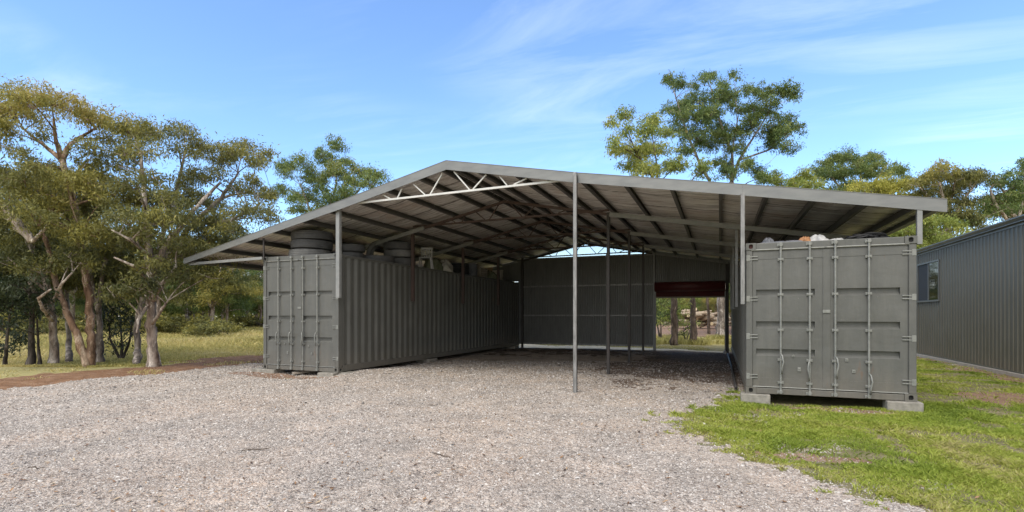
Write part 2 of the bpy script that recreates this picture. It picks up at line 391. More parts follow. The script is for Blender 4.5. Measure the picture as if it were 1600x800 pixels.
def grid_cells(x0, x1, y0, y1, st):
    nx = int(round((x1 - x0) / st)); ny = int(round((y1 - y0) / st))
    xs = np.linspace(x0, x1, nx + 1); ys = np.linspace(y0, y1, ny + 1)
    X, Y = np.meshgrid(xs, ys); V = np.stack([X.ravel(), Y.ravel(), hgt(X, Y).ravel()], 1)
    i = (np.arange(ny)[:, None] * (nx + 1) + np.arange(nx)[None]).ravel()
    Q = np.stack([i, i + 1, i + nx + 2, i + nx + 1], 1)
    cx = V[Q].mean(1); return V, Q, zone(cx[:, 0], cx[:, 1])
V, Q, Zn = grid_cells(-24, 8.4, 1.2, 27.6, .06)
NAMES = ['gravel_yard', 'lawn', 'bare_soil', 'paddock', 'earth_floor', 'bare_patch', 'sunlit_pale_soil']
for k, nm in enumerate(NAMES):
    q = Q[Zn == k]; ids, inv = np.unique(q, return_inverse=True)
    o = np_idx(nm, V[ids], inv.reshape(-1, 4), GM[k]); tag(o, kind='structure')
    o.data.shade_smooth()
pg_ = MB(); pv = [at(u, v, F * (CZ + .045) / (v - HY)) for u, v in ((985, 527), (1060, 526), (1160, 527), (1170, 515), (1150, 508), (1000, 508), (960, 515))]
pg_.add([(p[0], p[1], -.045) for p in pv], [tuple(range(len(pv)))]); tag(pg_.build('bare_ground', groundmat('bare')), kind='structure')
g = MB(); n_ = 24; E_ = 420
g.add([(-E_, -E_, -.06), (E_, -E_, -.06), (E_, E_, -.06), (-E_, E_, -.06)], [(0, 1, 2, 3)])
tag(g.build('ground', GM[3]), kind='structure')

# ------------------------------------------------------------------ roof profile
PROF = [(-13.66, 3.03), (-8.32, 4.19), (-5.48, 4.83), (-2.58, 4.27), (.37, 3.77), (3.24, 3.27)]
PX = [p[0] for p in PROF]; PZ = [p[1] for p in PROF]
def rz(x): return float(np.interp(x, PX, PZ))
YF, YB = 9.86, 22.6
FRAMES = [13.12, 16.38, 19.55]

# ------------------------------------------------------------------ shipping containers
CW = 2.438
def holed(mb, o, a, b, w, h, hw, hh, hm, depth=.03):
    """rectangle at o spanned by unit a,b of w x h with a stadium hole; recess goes to hm"""
    o, a, b = Vector(o), Vector(a), Vector(b); nrm = a.cross(b).normalized(); n = 16
    ring, out = [], []
    for k in range(n):
        t = 2 * math.pi * (k + .5) / n; cx, cy = math.cos(t), math.sin(t)
        ring.append((w/2 + hw/2 * math.copysign(abs(cx) ** .6, cx), h/2 + hh/2 * math.copysign(abs(cy) ** .6, cy)))
        s = min((w/2) / abs(cx), (h/2) / abs(cy)); out.append((w/2 + cx * s, h/2 + cy * s))
    cn = [(w, h), (0, h), (0, 0), (w, 0)]
    P = lambda q, d=0: o + a * q[0] + b * q[1] - nrm * d
    vs = [P(q) for q in ring] + [P(q) for q in out] + [P(q, depth) for q in ring]; fs = []
    for k in range(n):
        k2 = (k + 1) % n; fs.append((k, n + k, n + k2, k2)); fs.append((2*n + k, k, k2, 2*n + k2))
    mb.add(vs, fs)
    for c in cn:      # corner triangles
        ks = sorted(range(n), key=lambda k: (out[k][0]-c[0])**2 + (out[k][1]-c[1])**2)[:2]
        mb.add([P(c), P(out[ks[0]]), P(out[ks[1]])], [(0, 1, 2)])
    hm.add([P(q, depth) for q in ring], [tuple(range(n))])

def corrugated(mb, f, L, z0, z1, pitch=.278, d=.036, ribs=None):
    """trapezoid corrugation along t; f(t,off,z)"""
    prof = [(0, 0)]; t = 0
    while t < L - 1e-6:
        for dt, o in ((.072, 0), (.068, d), (.070, d), (.068, 0)):
            t2 = min(t + dt * pitch / .278, L); prof.append((t2, o)); t = t2
            if t >= L: break
    n = len(prof); vs = [f(t, o, z0) for t, o in prof] + [f(t, o, z1) for t, o in prof]
    mb.add(vs, [(i, i + 1, n + i + 1, n + i) for i in range(n - 1)])

def container(loc, H, L, label, handles, seed):
    r = random.Random(seed)
    t = empty('shipping_container', loc, label, 'shipping container')
    W = CW
    # corner castings
    for cx in (0, 1):
        for cyy in (0, 1):
            for cz in (0, 1):
                m = MB(); hm = MB(); w, d, h = .162, .178, .118
                x0 = 0 if cx == 0 else W - w; y0 = 0 if cyy == 0 else L - d; z0 = 0 if cz == 0 else H - h
                if cyy == 0: holed(m, (x0, y0, z0), (1,0,0), (0,0,1), w, h, .065, .075, hm)
                else: holed(m, (x0 + w, y0 + d, z0), (-1,0,0), (0,0,1), w, h, .065, .075, hm)
                if cx == 0: holed(m, (x0, y0 + d, z0), (0,-1,0), (0,0,1), d, h, .075, .06, hm)
                else: holed(m, (x0 + w, y0, z0), (0,1,0), (0,0,1), d, h, .075, .06, hm)
                ix = x0 + w if cx == 0 else x0; iy = y0 + d if cyy == 0 else y0
                m.add([(ix,y0,z0),(ix,y0+d,z0),(ix,y0+d,z0+h),(ix,y0,z0+h)], [(0,1,2,3)])
                m.add([(x0,iy,z0),(x0+w,iy,z0),(x0+w,iy,z0+h),(x0,iy,z0+h)], [(0,1,2,3)])
                for zz in (z0, z0 + h): m.add([(x0,y0,zz),(x0+w,y0,zz),(x0+w,y0+d,zz),(x0,y0+d,zz)], [(0,1,2,3)])
                c = m.build('corner_casting', M['paint'], t)
                hm.build('hole', M['rust_hole'] if (label.startswith('shorter') and cx == 0 and cz == 1) else M['hole'], c)
    zb, zt = .118, H - .118
    for x0 in (.006, W - .106):
        for y0, y1 in ((.012, .16), (L - .16, L - .012)):
            MB().box(x0, x0 + .10, y0, y1, zb, zt).build('corner_post', M['paint'], t, bevel=.008)
    # rails
    for x0 in (.004, W - .054):
        MB().box(x0, x0 + .05, .178, L - .178, .012, .165).build('bottom_rail', M['paint'], t, bevel=.006)
        MB().box(x0, x0 + .05, .178, L - .178, H - .085, H - .025).build('top_rail', M['paint'], t, bevel=.006)
    MB().box(.162, W - .162, .01, .09, H - .118, H - .006).build('door_header', M['paint'], t, bevel=.008)
    MB().box(.162, W - .162, .012, .11, .006, .104).build('door_sill', M['paint'], t, bevel=.006)
    MB().box(.162, W - .162, L - .1, L - .012, H - .11, H - .01).build('end_header', M['paint'], t, bevel=.006)
    MB().box(.162, W - .162, L - .1, L - .012, .01, .15).build('end_sill', M['paint'], t, bevel=.006)
    # sides
    for sgn in (0, 1):
        m = MB(); x = .012 if sgn == 0 else W - .012
        corrugated(m, (lambda tt, o, z: (x + (o if sgn == 0 else -o), .16 + tt, z)), L - .32, .16, H - .08)
        m.build('side_wall', M['paint'], t)
    m = MB(); corrugated(m, lambda tt, o, z: (.1 + tt, L - .03 - o, z), W - .2, .14, H - .1); m.build('end_wall', M['paint'], t)
    m = MB(); corrugated(m, lambda tt, o, z: (.054 + (W - .108) * (z), .1 + tt, H - .05 - o * .5), L - .2, 0, 1); m.build('roof_panel', M['paint'], t)
    MB().box(.06, W - .06, .1, L - .1, .10, .128).build('floor_deck', M['timber'], t)
    for k in range(1, 12):
        if k % 2: MB().box(.054, W - .054, k * L / 12, k * L / 12 + .05, .03, .098).build('cross_member', M['paint'], t)
    # doors
    yd = .035; z0, z1 = .112, H - .125
    gz = [1 - .305, 1 - .53, 1 - .72]
    grooves = [(z0 + (z1 - z0) * (1 - f) , z0 + (z1 - z0) * (1 - f) + .105) for f in (.334, .565, .765)][::-1]
    for side in (0, 1):
        xa, xb = (.112, W/2 - .012) if side == 0 else (W/2 - .008, W - .112)
        ga, gb = (.165, W/2 - .17) if side == 0 else (W/2 + .10, W - .215)
        m = MB()
        prof = [(z0, 0)]
        for a, b in grooves: prof += [(a - .012, 0), (a + .034, .055), (b, .055), (b + .004, 0)]
        prof.append((z1, 0))
        n = len(prof)
        m.add([(ga, yd + o, z) for z, o in prof] + [(gb, yd + o, z) for z, o in prof], [(i, n + i, n + i + 1, i + 1) for i in range(n - 1)])
        for xx in (ga, gb):
            for a, b in grooves: m.add([(xx, yd, a - .012), (xx, yd + .055, a + .034), (xx, yd + .055, b), (xx, yd, b + .004)], [(0, 1, 2, 3)])
        m.add([(xa, yd, z0), (ga, yd, z0), (ga, yd, z1), (xa, yd, z1)], [(0, 1, 2, 3)])
        m.add([(gb, yd, z0), (xb, yd, z0), (xb, yd, z1), (gb, yd, z1)], [(0, 1, 2, 3)])
        m.box(xa, xb, yd + .06, yd + .07, z0, z1)
        # frame steps top and bottom, a shallow raised band
        m.box(xa + .01, xb - .01, yd - .006, yd + .004, z0 + .02, z0 + .165)
        m.box(xa + .01, xb - .01, yd - .006, yd + .004, z1 - .155, z1 - .02)
        d = m.build('door', M['paint'], t)
        # gasket lips, their bright highlight line put into the lighter rod paint
        MB().tube([(xa - .03, yd - .022, z1 + .002), (xb + .01, yd - .022, z1 + .002)], .013, 6).build('top_lip', M['rod'], d)
        MB().tube([(xa, yd - .014, z0 + .012), (xb, yd - .014, z0 + .012)], .009, 6).build('bottom_lip', M['rod'], d)
        m = MB(); hx = xa - .004 if side == 0 else xb + .004
        m.box(hx - .006, hx + .006, yd - .006, yd + .02, z0, z1).build('edge_gasket', M['rubber_gasket'], d)
        for f in (.10, .37, .62, .885):
            z = H * (1 - f); m = MB(); s = 1 if side == 0 else -1; x0 = .055 if side == 0 else W - .055
            for dz in (-.032, .018):
                a, b = sorted((x0 - s * .02, x0 + s * .135)); m.box(a, b, yd - .024, yd + .006, z + dz, z + dz + .016)
            a, b = sorted((x0 - s * .045, x0 + s * .012)); m.box(a, b, yd - .03, yd + .0, z - .05, z + .05)
            m.build('hinge', M['rod'], d, bevel=.003)
        rods = (.54, .97) if side == 0 else (1.335, 1.80)
        for ri, x in enumerate(rods):
            yr = yd - .045
            m = MB(); m.tube([(x, yr, .03), (x, yr, H - .04)], .0165, 10)
            m.build('lock_rod', M['rod'], d)
            for zz in (H - .05, .05):
                m = MB(); m.box(x - .035, x + .035, yr - .006, yr + .05, zz - .016, zz + .016); m.box(x - .022, x + .022, yr - .022, yr + .02, zz - .03, zz + .03)
                m.box(x - .055, x - .028, yr + .0, yr + .05, zz - .03, zz + .02); m.build('cam_keeper', M['rod'], d, bevel=.004)
            for f in (.115, .345, .575, .77, .92):
                z = H * (1 - f); m = MB(); m.box(x - .045, x + .045, yr + .012, yd + .002, z - .022, z + .022); m.box(x - .024, x + .024, yr - .021, yr + .014, z - .016, z + .016)
                m.build('rod_bracket', M['rod'], d, bevel=.003)
            m = MB(); hz, hl, sg = handles[side * 2 + ri]
            m.tube([(x, yr - .005, hz), (x + sg * .02, yr - .045, hz - .04), (x + sg * .035, yr - .055, hz - hl * .4), (x + sg * .012, yr - .06, hz - hl * .75), (x + sg * .015, yr - .04, hz - hl)], [.014, .013, .012, .013, .012], 8)
            m.build('handle', M['rod'], d, smooth=True)
        # catches and small plates
        for (px, pz, w, h) in (((.73, .66, .04, .03), (.82, .44, .05, .065)) if side == 0 else ((1.50, .62, .045, .05), (1.60, .44, .05, .05))):
            m = MB(); m.box(px - w/2, px + w/2, yd - .016, yd + .002, pz - h/2, pz + h/2); m.tube([(px, yd - .03, pz + .012), (px, yd, pz + .012)], .012, 6)
            m.build('handle_catch', M['rod'], d, bevel=.003)
    # centre cover strip and its lock plate
    m = MB(); m.box(W/2 - .055, W/2 + .05, yd - .012, yd + .002, .13, H - .15)
    c = m.build('centre_strip', M['paint'], t, bevel=.004)
    MB().box(W/2 - .06, W/2 + .05, yd - .03, yd - .01, H * .535, H * .535 + .05).build('lock_plate', M['rod'], c, bevel=.004)
    return t
LC = (-8.55 - CW, 10.06, .10); RC = (.42, 9.83, .143)
LH, RH = 2.896, 2.591
ccL = container(LC, LH, 12.19, 'taller grey green shipping container on the left, tyres stacked on its roof', [(.98, .34, -1), (.98, .34, -1), (.98, .34, 1), (.98, .34, -1)], 1)
ccR = container(RC, RH, 12.19, 'shorter grey green shipping container on the right, standing on the lawn', [(.70, .34, 1), (.60, .34, -1), (.68, .36, 1), (.42, .34, 1)], 2)
# concrete blocks under corners
def block(x0, x1, y0, y1, z0, z1, label, group=None):
    m = MB(); nx = 6
    m.box(x0, x1, y0, y1, z0, z1)
    o = m.build('concrete_block', M['concrete'], None, bevel=.015, base=((x0 + x1)/2, (y0 + y1)/2, z0)); o.rotation_euler.z = rnd.uniform(-.03, .03)
    return tag(o, label, 'concrete block', group)
block(.34, .80, 9.76, 10.05, -.06, .141, 'pale concrete block under the left front corner of the right container')
block(2.45, 2.92, 9.75, 10.05, -.06, .141, 'pale concrete block under the right front corner of the right container')
block(-9.05, -8.57, 9.90, 10.22, -.08, .098, 'pale concrete block under the right front corner of the left container')
block(-11.35, -10.55, 10.02, 10.40, -.06, .098, 'long grey concrete slab under the left front corner of the left container')
block(-8.62, -8.3, 10.10, 10.5, -.04, .096, 'small concrete block half buried in gravel at the left container’s inner corner')
block(-9.0, -8.5, 14.2, 14.7, -.06, .098, 'concrete block midway along the left container’s inner side')
block(-9.1, -8.5, 21.6, 22.1, -.06, .098, 'concrete block under the left container’s far inner corner')
block(.44, .9, 21.5, 22.0, -.06, .141, 'concrete block under the far end of the right container')
block(2.4, 2.85, 21.5, 22.0, -.06, .141, 'concrete block under the right container’s far outer corner')
m = MB(); m.bar((-9.95, 10.05, .03), (-9.75, 10.55, .05), .16, .05); tag(m.build('timber_offcut', M['timber'], base=(-9.85, 10.3, 0)), 'short timber offcut lying in the shadow under the left container front', 'timber')

# ------------------------------------------------------------------ open shed
sh = empty('open_shed', (-2.6, 9.9, 0), 'big open sided gable shed roofing the bay between two shipping containers', 'shed')
def roofsheet():
    m = WB(); prof = []
    n = 14
    # ribs run down the slope (along X), so the sheet is ribbed along Y
    ys = []; y = YF + .01
    while y < YB:
        for dy, o in ((0, 0), (.13, 0), (.15, .026), (.17, .026), (.19, 0)):
            if y + dy <= YB: ys.append((y + dy, o))
        y += .19
    for a, b in zip(PROF[:-1], PROF[1:]):
        vs = [(a[0], y, a[1] - .03 + o) for y, o in ys] + [(b[0], y, b[1] - .03 + o) for y, o in ys]; k = len(ys)
        m.add(vs, [(i, i + 1, k + i + 1, k + i) for i in range(k - 1)])
    return m
roof = roofsheet().build('roof_sheet', M['roofsheet'], sh)
# foil lining: sagging between purlins, several laps
PUR = [-13.35, -12.3, -11.35, -10.45, -9.5, -8.68, -7.9, -7.05, -6.2, -5.62, -5.34, -4.75, -3.9, -3.2, -2.50, -1.66, -.82, .02, .76, 1.49, 2.22, 2.88]
m = WB(); nx, ny = 150, 110
xs = np.unique(np.concatenate([np.linspace(-13.55, 3.2, nx), PX[1:-1]])); ysf = np.linspace(YF + .02, YB - .05, ny)
sag = lambda x, y: .022 * (1 - abs(2 * ((np.searchsorted(PUR, x) and (x - max([p for p in PUR if p <= x] + [-13.6])) / max(.2, (min([p for p in PUR if p > x] + [3.3]) - max([p for p in PUR if p <= x] + [-13.6])))) - .5)) ** 2)
vs = []
for x in xs:
    z = rz(x) - .048; s_ = sag(x, 0)
    for y in ysf:
        lap = .01 * (((y * .83) % 1.25) < .05)
        vs.append((x, y, z - s_ * (.5 + .8 * rnd.random()) - lap - .004 * rnd.random()))
k = len(ysf); m.add(vs, [(i*k + j, i*k + j + 1, (i+1)*k + j + 1, (i+1)*k + j) for i in range(len(xs) - 1) for j in range(k - 1)])
m.build('foil_lining', M['foil'], roof, smooth=True).location = (0, 0, 0)
# purlins: lipped channels
for x in PUR:
    z = rz(x) - .062; m = WB()
    m.box(x - .032, x - .028, YF + .02, YB - .02, z - .11, z); m.box(x - .028, x + .03, YF + .02, YB - .02, z - .004, z)
    m.box(x - .028, x + .03, YF + .02, YB - .02, z - .11, z - .106); m.box(x + .027, x + .03, YF + .02, YB - .02, z - .106, z - .09)
    m.build('purlin', M['purlin'], sh)
# barge boards front and back, eaves
for y0, y1 in ((YF - .004, YF + .012), (YB, YB + .016)):
    for a, b in ((0, 2), (2, 3), (3, 4), (4, 5)):
        m = WB(); pts = PROF[a:b + 1]; pr = [(x, z) for x, z in pts] + [(x, z - .195 + (.06 if x < -13 else 0)) for x, z in pts[::-1]]
        if a: pr = [(x + (.0015 if i in (0, len(pr) - 1) else 0), z) for i, (x, z) in enumerate(pr)]
        m.ext(pr, lambda t, q: (q[0], y0 if t == 0 else y1, q[1]))
        o = m.build('barge_board', M['fascia'], sh)
        m = WB()       # top flashing lip
        for (xa, za), (xb, zb) in zip(pts[:-1], pts[1:]): m.bar((xa, (y0 + y1)/2 + .05, za + .004), (xb, (y0 + y1)/2 + .05, zb + .004), .13, .008)
        m.build('flashing_cap', M['fascia'], o).location = (0, 0, 0)
m = WB()
m.add([(-5.63, YF + .02, 4.80), (-5.48, YF + .02, 4.834), (-5.33, YF + .02, 4.805), (-5.63, YB - .02, 4.80), (-5.48, YB - .02, 4.834), (-5.33, YB - .02, 4.805)], [(0, 1, 4, 3), (1, 2, 5, 4)])
m.build('ridge_cap', M['fascia'], sh)
for x, z in ((-13.66, 2.97), (3.24, 3.2)):
    m = WB(); s = -1 if x < 0 else 1
    x -= s * .106
    m.box(min(x, x + s * .1), max(x, x + s * .1), YF + .015, YB, z - .06, z - .055); m.box(*sorted((x + s * .1, x + s * .104)), YF + .015, YB, z - .06, z + .04); m.box(*sorted((x, x - s * .004)), YF + .015, YB, z - .06, z + .03)
    m.box(*sorted((x, x + s * .1)), YF + .012, YF + .0155, z - .06, z + .04)
    m.build('gutter', M['greysteel'], sh)
# eave support beam from left container
for y in (9.98, 14.2, 18.3, 22.1):
    m = WB(); m.bar((-13.6, y, 2.90), (-10.9, y, 2.955), .06, .07); m.build('eave_beam', M['greysteel'], sh)
# posts
def post(x, y, z0, z1, w, mt, d=None):
    m = WB(); d = d or w; m.box(x - w/2, x + w/2, y - d/2, y + d/2, z0, z1); return m.build('post', M[mt], sh, bevel=.005)
pf = post(-2.60, 9.79, -.05, 4.262, .066, 'galv')
m = WB(); m.box(-2.571, -2.563, 9.76, 9.82, -.05, 4.2); m.box(-2.637, -2.629, 9.76, 9.82, -.05, 4.2); m.build('channel_edge', M['darksteel'], pf).location = (0, 0, 0)
for y, z0 in zip(FRAMES, (.0, .0, .0)): post(-2.62, y, -.05, rz(-2.62) - .18, .075, 'darksteel')
post(-8.47, 9.98, 1.90, rz(-8.47) - .1, .105, 'greysteel', .09)
post(.37, 9.80, 1.68, rz(.37) - .17, .065, 'galv')
post(2.90, 9.90, 2.60, rz(2.9) - .17, .07, 'greysteel')
post(-10.86, 9.98, 2.95, rz(-10.86) - .17, .035, 'darksteel')
for y in FRAMES:
    post(-8.49, y + .12, 1.90, rz(-8.49) - .17, .09, 'redsteel', .07)
    post(.37, y + .12, 1.68, rz(.37) - .17, .06, 'greysteel')
    post(-10.86, y, 2.99, rz(-10.86) - .17, .05, 'darksteel'); post(2.9, y, 2.72, rz(2.9) - .17, .05, 'darksteel')
    # skillion rafters
    for (xa, xb, mt) in ((-2.58, 3.2, 'purlin'), (-8.0, -13.5, 'purlin')):
        m = WB(); o = -.235
        m.bar((xa, y - .05, rz(xa) + o), (xb, y - .05, rz(xb) + o + (.0)), .055, .11); m.build('rafter', M['greysteel'], sh)
# trusses
WEB = [((-7.17, 4.25), (-6.96, 4.14)), ((-6.67, 4.35), (-6.79, 4.14)), ((-6.36, 4.42), (-6.06, 4.16)), ((-5.62, 4.60), (-5.93, 4.16)), ((-5.34, 4.60), (-4.96, 4.17)), ((-4.57, 4.46), (-4.88, 4.18)), ((-4.27, 4.4), (-4.10, 4.19)), ((-3.66, 4.29), (-3.95, 4.19))]
for y, mt, bt in [(9.955, 'lit_steel', .042)] + [(f, 'redsteel', .05) for f in FRAMES] + [(22.18, 'darksteel', .045)]:
    dz = 0 if y < 10 else -.02
    m = WB()
    m.bar((-8.0 if y < 10 else -8.4, y, 4.12 + dz), (-2.9 if y < 10 else -2.6, y, 4.175 + dz), bt, bt)
    tr = m.build('truss', M[mt], sh)
    for a, b in WEB:
        m = WB(); m.bar((a[0], y, a[1] + dz), (b[0], y, b[1] + dz), .026, .026); m.build('web_bar', M[mt], tr).location = (0, 0, 0)
    if y > 10:
        for (xa, xb) in ((-8.4, -5.48), (-5.48, -2.6)):
            m = WB(); m.bar((xa, y, rz(xa) - .225), (xb, y, rz(xb) - .225), .06, .07); m.build('top_chord', M['darksteel'] if y > 20 else M[mt], tr).location = (0, 0, 0)
# rear wall
YW = 22.3
def cladding(x0, x1, ztop, z0, y, pitch=.076, d=.014):
    m = WB(); n = int((x1 - x0) / pitch); vs = []
    xs = []
    for i in range(n + 1):
        x = x0 + (x1 - x0) * i / n
        for f, o in ((0, 0), (.3, 0), (.42, d), (.72, d), (.84, 0)):
            xx = x + f * pitch
            if xx <= x1: xs.append((xx, o))
    k = len(xs); m.add([(x, y + o, z0) for x, o in xs] + [(x, y + o, ztop(x)) for x, o in xs], [(i, i + 1, k + i + 1, k + i) for i in range(k - 1)])
    return m
cladding(-8.62, -2.56, lambda x: 4.05, .16, YW).build('rear_wall', M['clad_in'], sh)
cladding(-2.50, .40, lambda x: rz(x) - .19, 2.75, YW + .002).build('rear_wall', M['clad_in'], sh)
cladding(-11.0, -8.45, lambda x: rz(x) - .2, 3.03, YW + .002).build('rear_wall', M['clad_in'], sh)
cladding(.42, 2.9, lambda x: rz(x) - .2, 2.78, YW + .002).build('rear_wall', M['clad_in'], sh)
YG = YB - .03
m = WB(); xs_ = list(np.arange(-8.42, -2.5, .0375)); k = len(xs_); wv_ = lambda x: YG + .008 * math.cos(x * 2 * math.pi / .15)
m.add([(x, wv_(x), 4.04) for x in xs_] + [(x, wv_(x), max(4.05, rz(x) - .06)) for x in xs_], [(i, i + 1, k + i + 1, k + i) for i in range(k - 1)])
m.build('gable_skylight', M['fibre'], sh)
for x, w, z1 in ((-8.40, .09, 4.2), (-4.51, .06, 4.12), (-2.53, .085, 4.1)):
    m = WB(); m.box(x - w/2, x + w/2, YW - .1, YW - .006, -.05, z1); m.build('wall_post', M['greysteel'] if x > -8 else M['darksteel'], sh, bevel=.004)
m = WB(); m.box(.22, .34, YW - .12, YW - .006, -.05, 3.5); m.build('wall_post', M['darksteel'], sh)
for z in (2.78, 1.47, .2, 4.03):
    for xa, xb in ((-8.35, -4.545), (-4.475, -2.58)):
        m = WB(); m.box(xa, xb, YW - .06, YW - .004, z - .035, z + .035); m.build('girt', M['galv'], sh, bevel=.003)
m = WB(); m.bar((-2.48, YW - .04, rz(-2.48) - .22), (.3, YW - .04, rz(.3) - .22), .05, .06); m.build('girt', M['galv'], sh)
# roller door
rd = WB(); n = 40
z0, z1 = 2.24, 2.80
prof = []
for i in range(n + 1):
    z = z0 + (z1 - z0) * i / n; prof.append((YW - .02 + .008 * math.sin(i * 1.9), z))
k = len(prof); rd.add([(-2.48, y, z) for y, z in prof] + [(.21, y, z) for y, z in prof], [(i, k + i, k + i + 1, i + 1) for i in range(k - 1)])
rdo = rd.build('roller_door', M['red_door'], sh)
m = WB(); m.tube([(-2.48, YW - .26, 2.64), (.21, YW - .26, 2.64)], .2, 24); m.build('door_drum', M['red_door'], rdo, smooth=True).location = (0, 0, 0)
m = WB(); m.box(-2.48, .21, YW - .045, YW - .005, 2.19, 2.245); m.build('bottom_bar', M['timber'], rdo).location = (0, 0, 0)
for xa in (-2.49, .20):
    m = WB(); m.box(xa - .012, xa + .03, YW - .06, YW - .004, -.02, 2.5); m.build('door_guide', M['galv'], rdo).location = (0, 0, 0)

# ------------------------------------------------------------------ metal shed on the right
ms = empty('metal_shed', (6.7, 18, 0), 'long grey green metal shed with a sliding window beside the lawn', 'shed')
X0, X1, YA, YZ, ZW = 6.70, 13.6, 9.0, 25.6, 3.66
def shedclad(f, L, z0, z1):
    m = WB(); t = 0; pr = []
    while t < L:
        for dt, o in ((0, 0), (.055, 0), (.068, -.02), (.098, -.02), (.111, 0), (.19, 0), (.193, .003), (.2, .003)):
            if t + dt <= L: pr.append((t + dt, o))
        t += .203
    pr.append((L, 0)); k = len(pr); m.add([f(t, o, z0) for t, o in pr] + [f(t, o, z1) for t, o in pr], [(i, i + 1, k + i + 1, k + i) for i in range(k - 1)])
    return m
WY0, WY1, WZ0, WZ1 = 21.0, 22.9, 2.0, 3.27
for ya, yb, za, zb in ((YA, WY0, .10, ZW), (WY0, WY1, .10, WZ0), (WY0, WY1, WZ1, ZW), (WY1, YZ, .10, ZW)):
    shedclad(lambda t, o, z: (X0 + o, ya + t, z), yb - ya, za, zb).build('wall_cladding', M['shedwall'], ms)
for yy in (YA, YZ):
    shedclad(lambda t, o, z: (X0 + t, yy + (o if yy == YA else -o), z if z < 3 else 3.7 + .09 * min(t, X1 - X0 - t) * 2), X1 - X0, .1, 3.7).build('wall_cladding', M['shedwall'], ms)
shedclad(lambda t, o, z: (X1 - o, YA + t, z), YZ - YA, .10, ZW).build('wall_cladding', M['shedwall'], ms)
m = WB()
for xa, za, xb, zb in ((X0 - .1, 3.84, (X0 + X1)/2, 4.5), ((X0 + X1)/2, 4.5, X1 + .1, 3.84)):
    m.add([(xa, YA - .1, za), (xb, YA - .1, zb), (xb, YZ + .1, zb), (xa, YZ + .1, za)], [(0, 1, 2, 3)])
m.build('roof', M['shedwall'], ms)
m = WB()      # quad gutter with a stepped face
pr = [(X0 - .004, 3.64), (X0 - .03, 3.64), (X0 - .03, 3.70), (X0 - .12, 3.705), (X0 - .12, 3.72), (X0 - .09, 3.735), (X0 - .135, 3.80), (X0 - .15, 3.80), (X0 - .15, 3.835), (X0 - .135, 3.835), (X0 - .004, 3.76)]
m.ext(pr, lambda t, q: (q[0], YA - .08 if t == 0 else YZ + .08, q[1])); m.build('gutter', M['shedtrim'], ms)
m = WB(); m.box(X0 - .05, X0 + .3, YA, YZ, -.06, .085); m.build('slab_edge', M['slab'], ms, bevel=.01)
m = WB(); m.box(X0 - .026, X0 - .002, YA, YZ, .086, .12); m.build('base_flashing', M['shedtrim'], ms)
m = WB()
for ya, yb, za, zb in ((WY0 - .05, WY1 + .05, WZ1, WZ1 + .05), (WY0 - .05, WY1 + .05, WZ0 - .06, WZ0), (WY0 - .05, WY0, WZ0, WZ1), (WY1, WY1 + .05, WZ0, WZ1)):
    m.box(X0 - .045, X0 + .04, ya, yb, za, zb)
w = m.build('window', M['alu'], ms)
m = WB(); m.box(X0 - .02, X0 + .02, (WY0+WY1)/2 - .03, (WY0+WY1)/2 + .03, WZ0, WZ1); m.build('meeting_stile', M['alu'], w).location = (0, 0, 0)
m = WB(); m.box(X0 - .004, X0 + .003, WY0, (WY0+WY1)/2 - .031, WZ0 + .001, WZ1 - .001); m.build('pane', M['glass'], w).location = (0, 0, 0)
m = WB(); m.box(X0 - .012, X0 - .006, (WY0+WY1)/2 + .031, WY1, WZ0 + .001, WZ1 - .001); m.build('flyscreen', M['flyscreen'], w).location = (0, 0, 0)

# ------------------------------------------------------------------ tyres
def tyre_mesh(Ro, Ri, w, ribs=4, mt='tyre'):
    h = w / 2; out = []
    n = ribs * 4
    for i in range(n + 1):
        z = -h * .82 + 2 * h * .82 * i / n; g = -.012 if i % 4 == 2 else 0
        out.append((Ro + g - .02 * (z / h) ** 2, z))
    prof = [(Ri, -h * .62), (Ri + .02, -h * .8), ((Ro + Ri)/2, -h), (Ro - .085, -h), (Ro - .03, -h * .9)] + out + [(Ro - .03, h * .9), (Ro - .085, h), ((Ro + Ri)/2, h), (Ri + .02, h * .8), (Ri, h * .62), (Ri + .035, h * .3), (Ro - .03, 0), (Ri + .035, -h * .3)]
    m = MB(); m.lathe(prof, 48); return m
def tyre(p, Ro, w, label, mt='tyre', tilt=(0, 0), group='old tyres on the left container'):
    o = tyre_mesh(Ro, Ro * .56, w).build('tyre', M[mt], None, smooth=False)
    o.location = p; o.rotation_euler = (tilt[0], tilt[1], rnd.uniform(0, 6)); o.data.shade_smooth()
    return tag(o, label, 'tyre', group)
zt = LC[2] + LH - .03
for k, (dx, mt, nm) in enumerate(((-.04, 'tyre2', 'lowest'), (.02, 'tyre', 'middle'), (.03, 'tyre', 'topmost'))):
    tyre((-10.02 + dx, 10.75, zt + .125 + k * .235), .53, .23, f'big worn truck tyre, {nm} of the front stack of three on the left container', mt, (rnd.uniform(-.02, .02), rnd.uniform(-.02, .02)))
for k, nm in enumerate(('lower', 'upper')):
    tyre((-9.35, 11.5 + .05 * k, zt + .12 + k * .22), .36, .2, f'black car tyre, {nm} of the pair behind the grey front post', 'tyre')
tyre((-9.15, 12.3, zt + .10), .55, .19, 'wide flat truck tyre lying alone between the two tyre stacks', 'tyre')
tyre((-9.6, 13.1, zt + .40), .40, .22, 'brown dusty tyre standing upright beside the second stack', 'tyre2', (R(80), .12))
for k, (dx, nm) in enumerate(((.05, 'lowest'), (0, 'middle'), (-.03, 'topmost'))):
    tyre((-9.05 + dx, 13.35, zt + .12 + k * .235), .46, .23, f'black tyre, {nm} of the second stack of three near the red post', 'tyre2' if k == 1 else 'tyre', (rnd.uniform(-.04, .04), rnd.uniform(-.04, .04)))

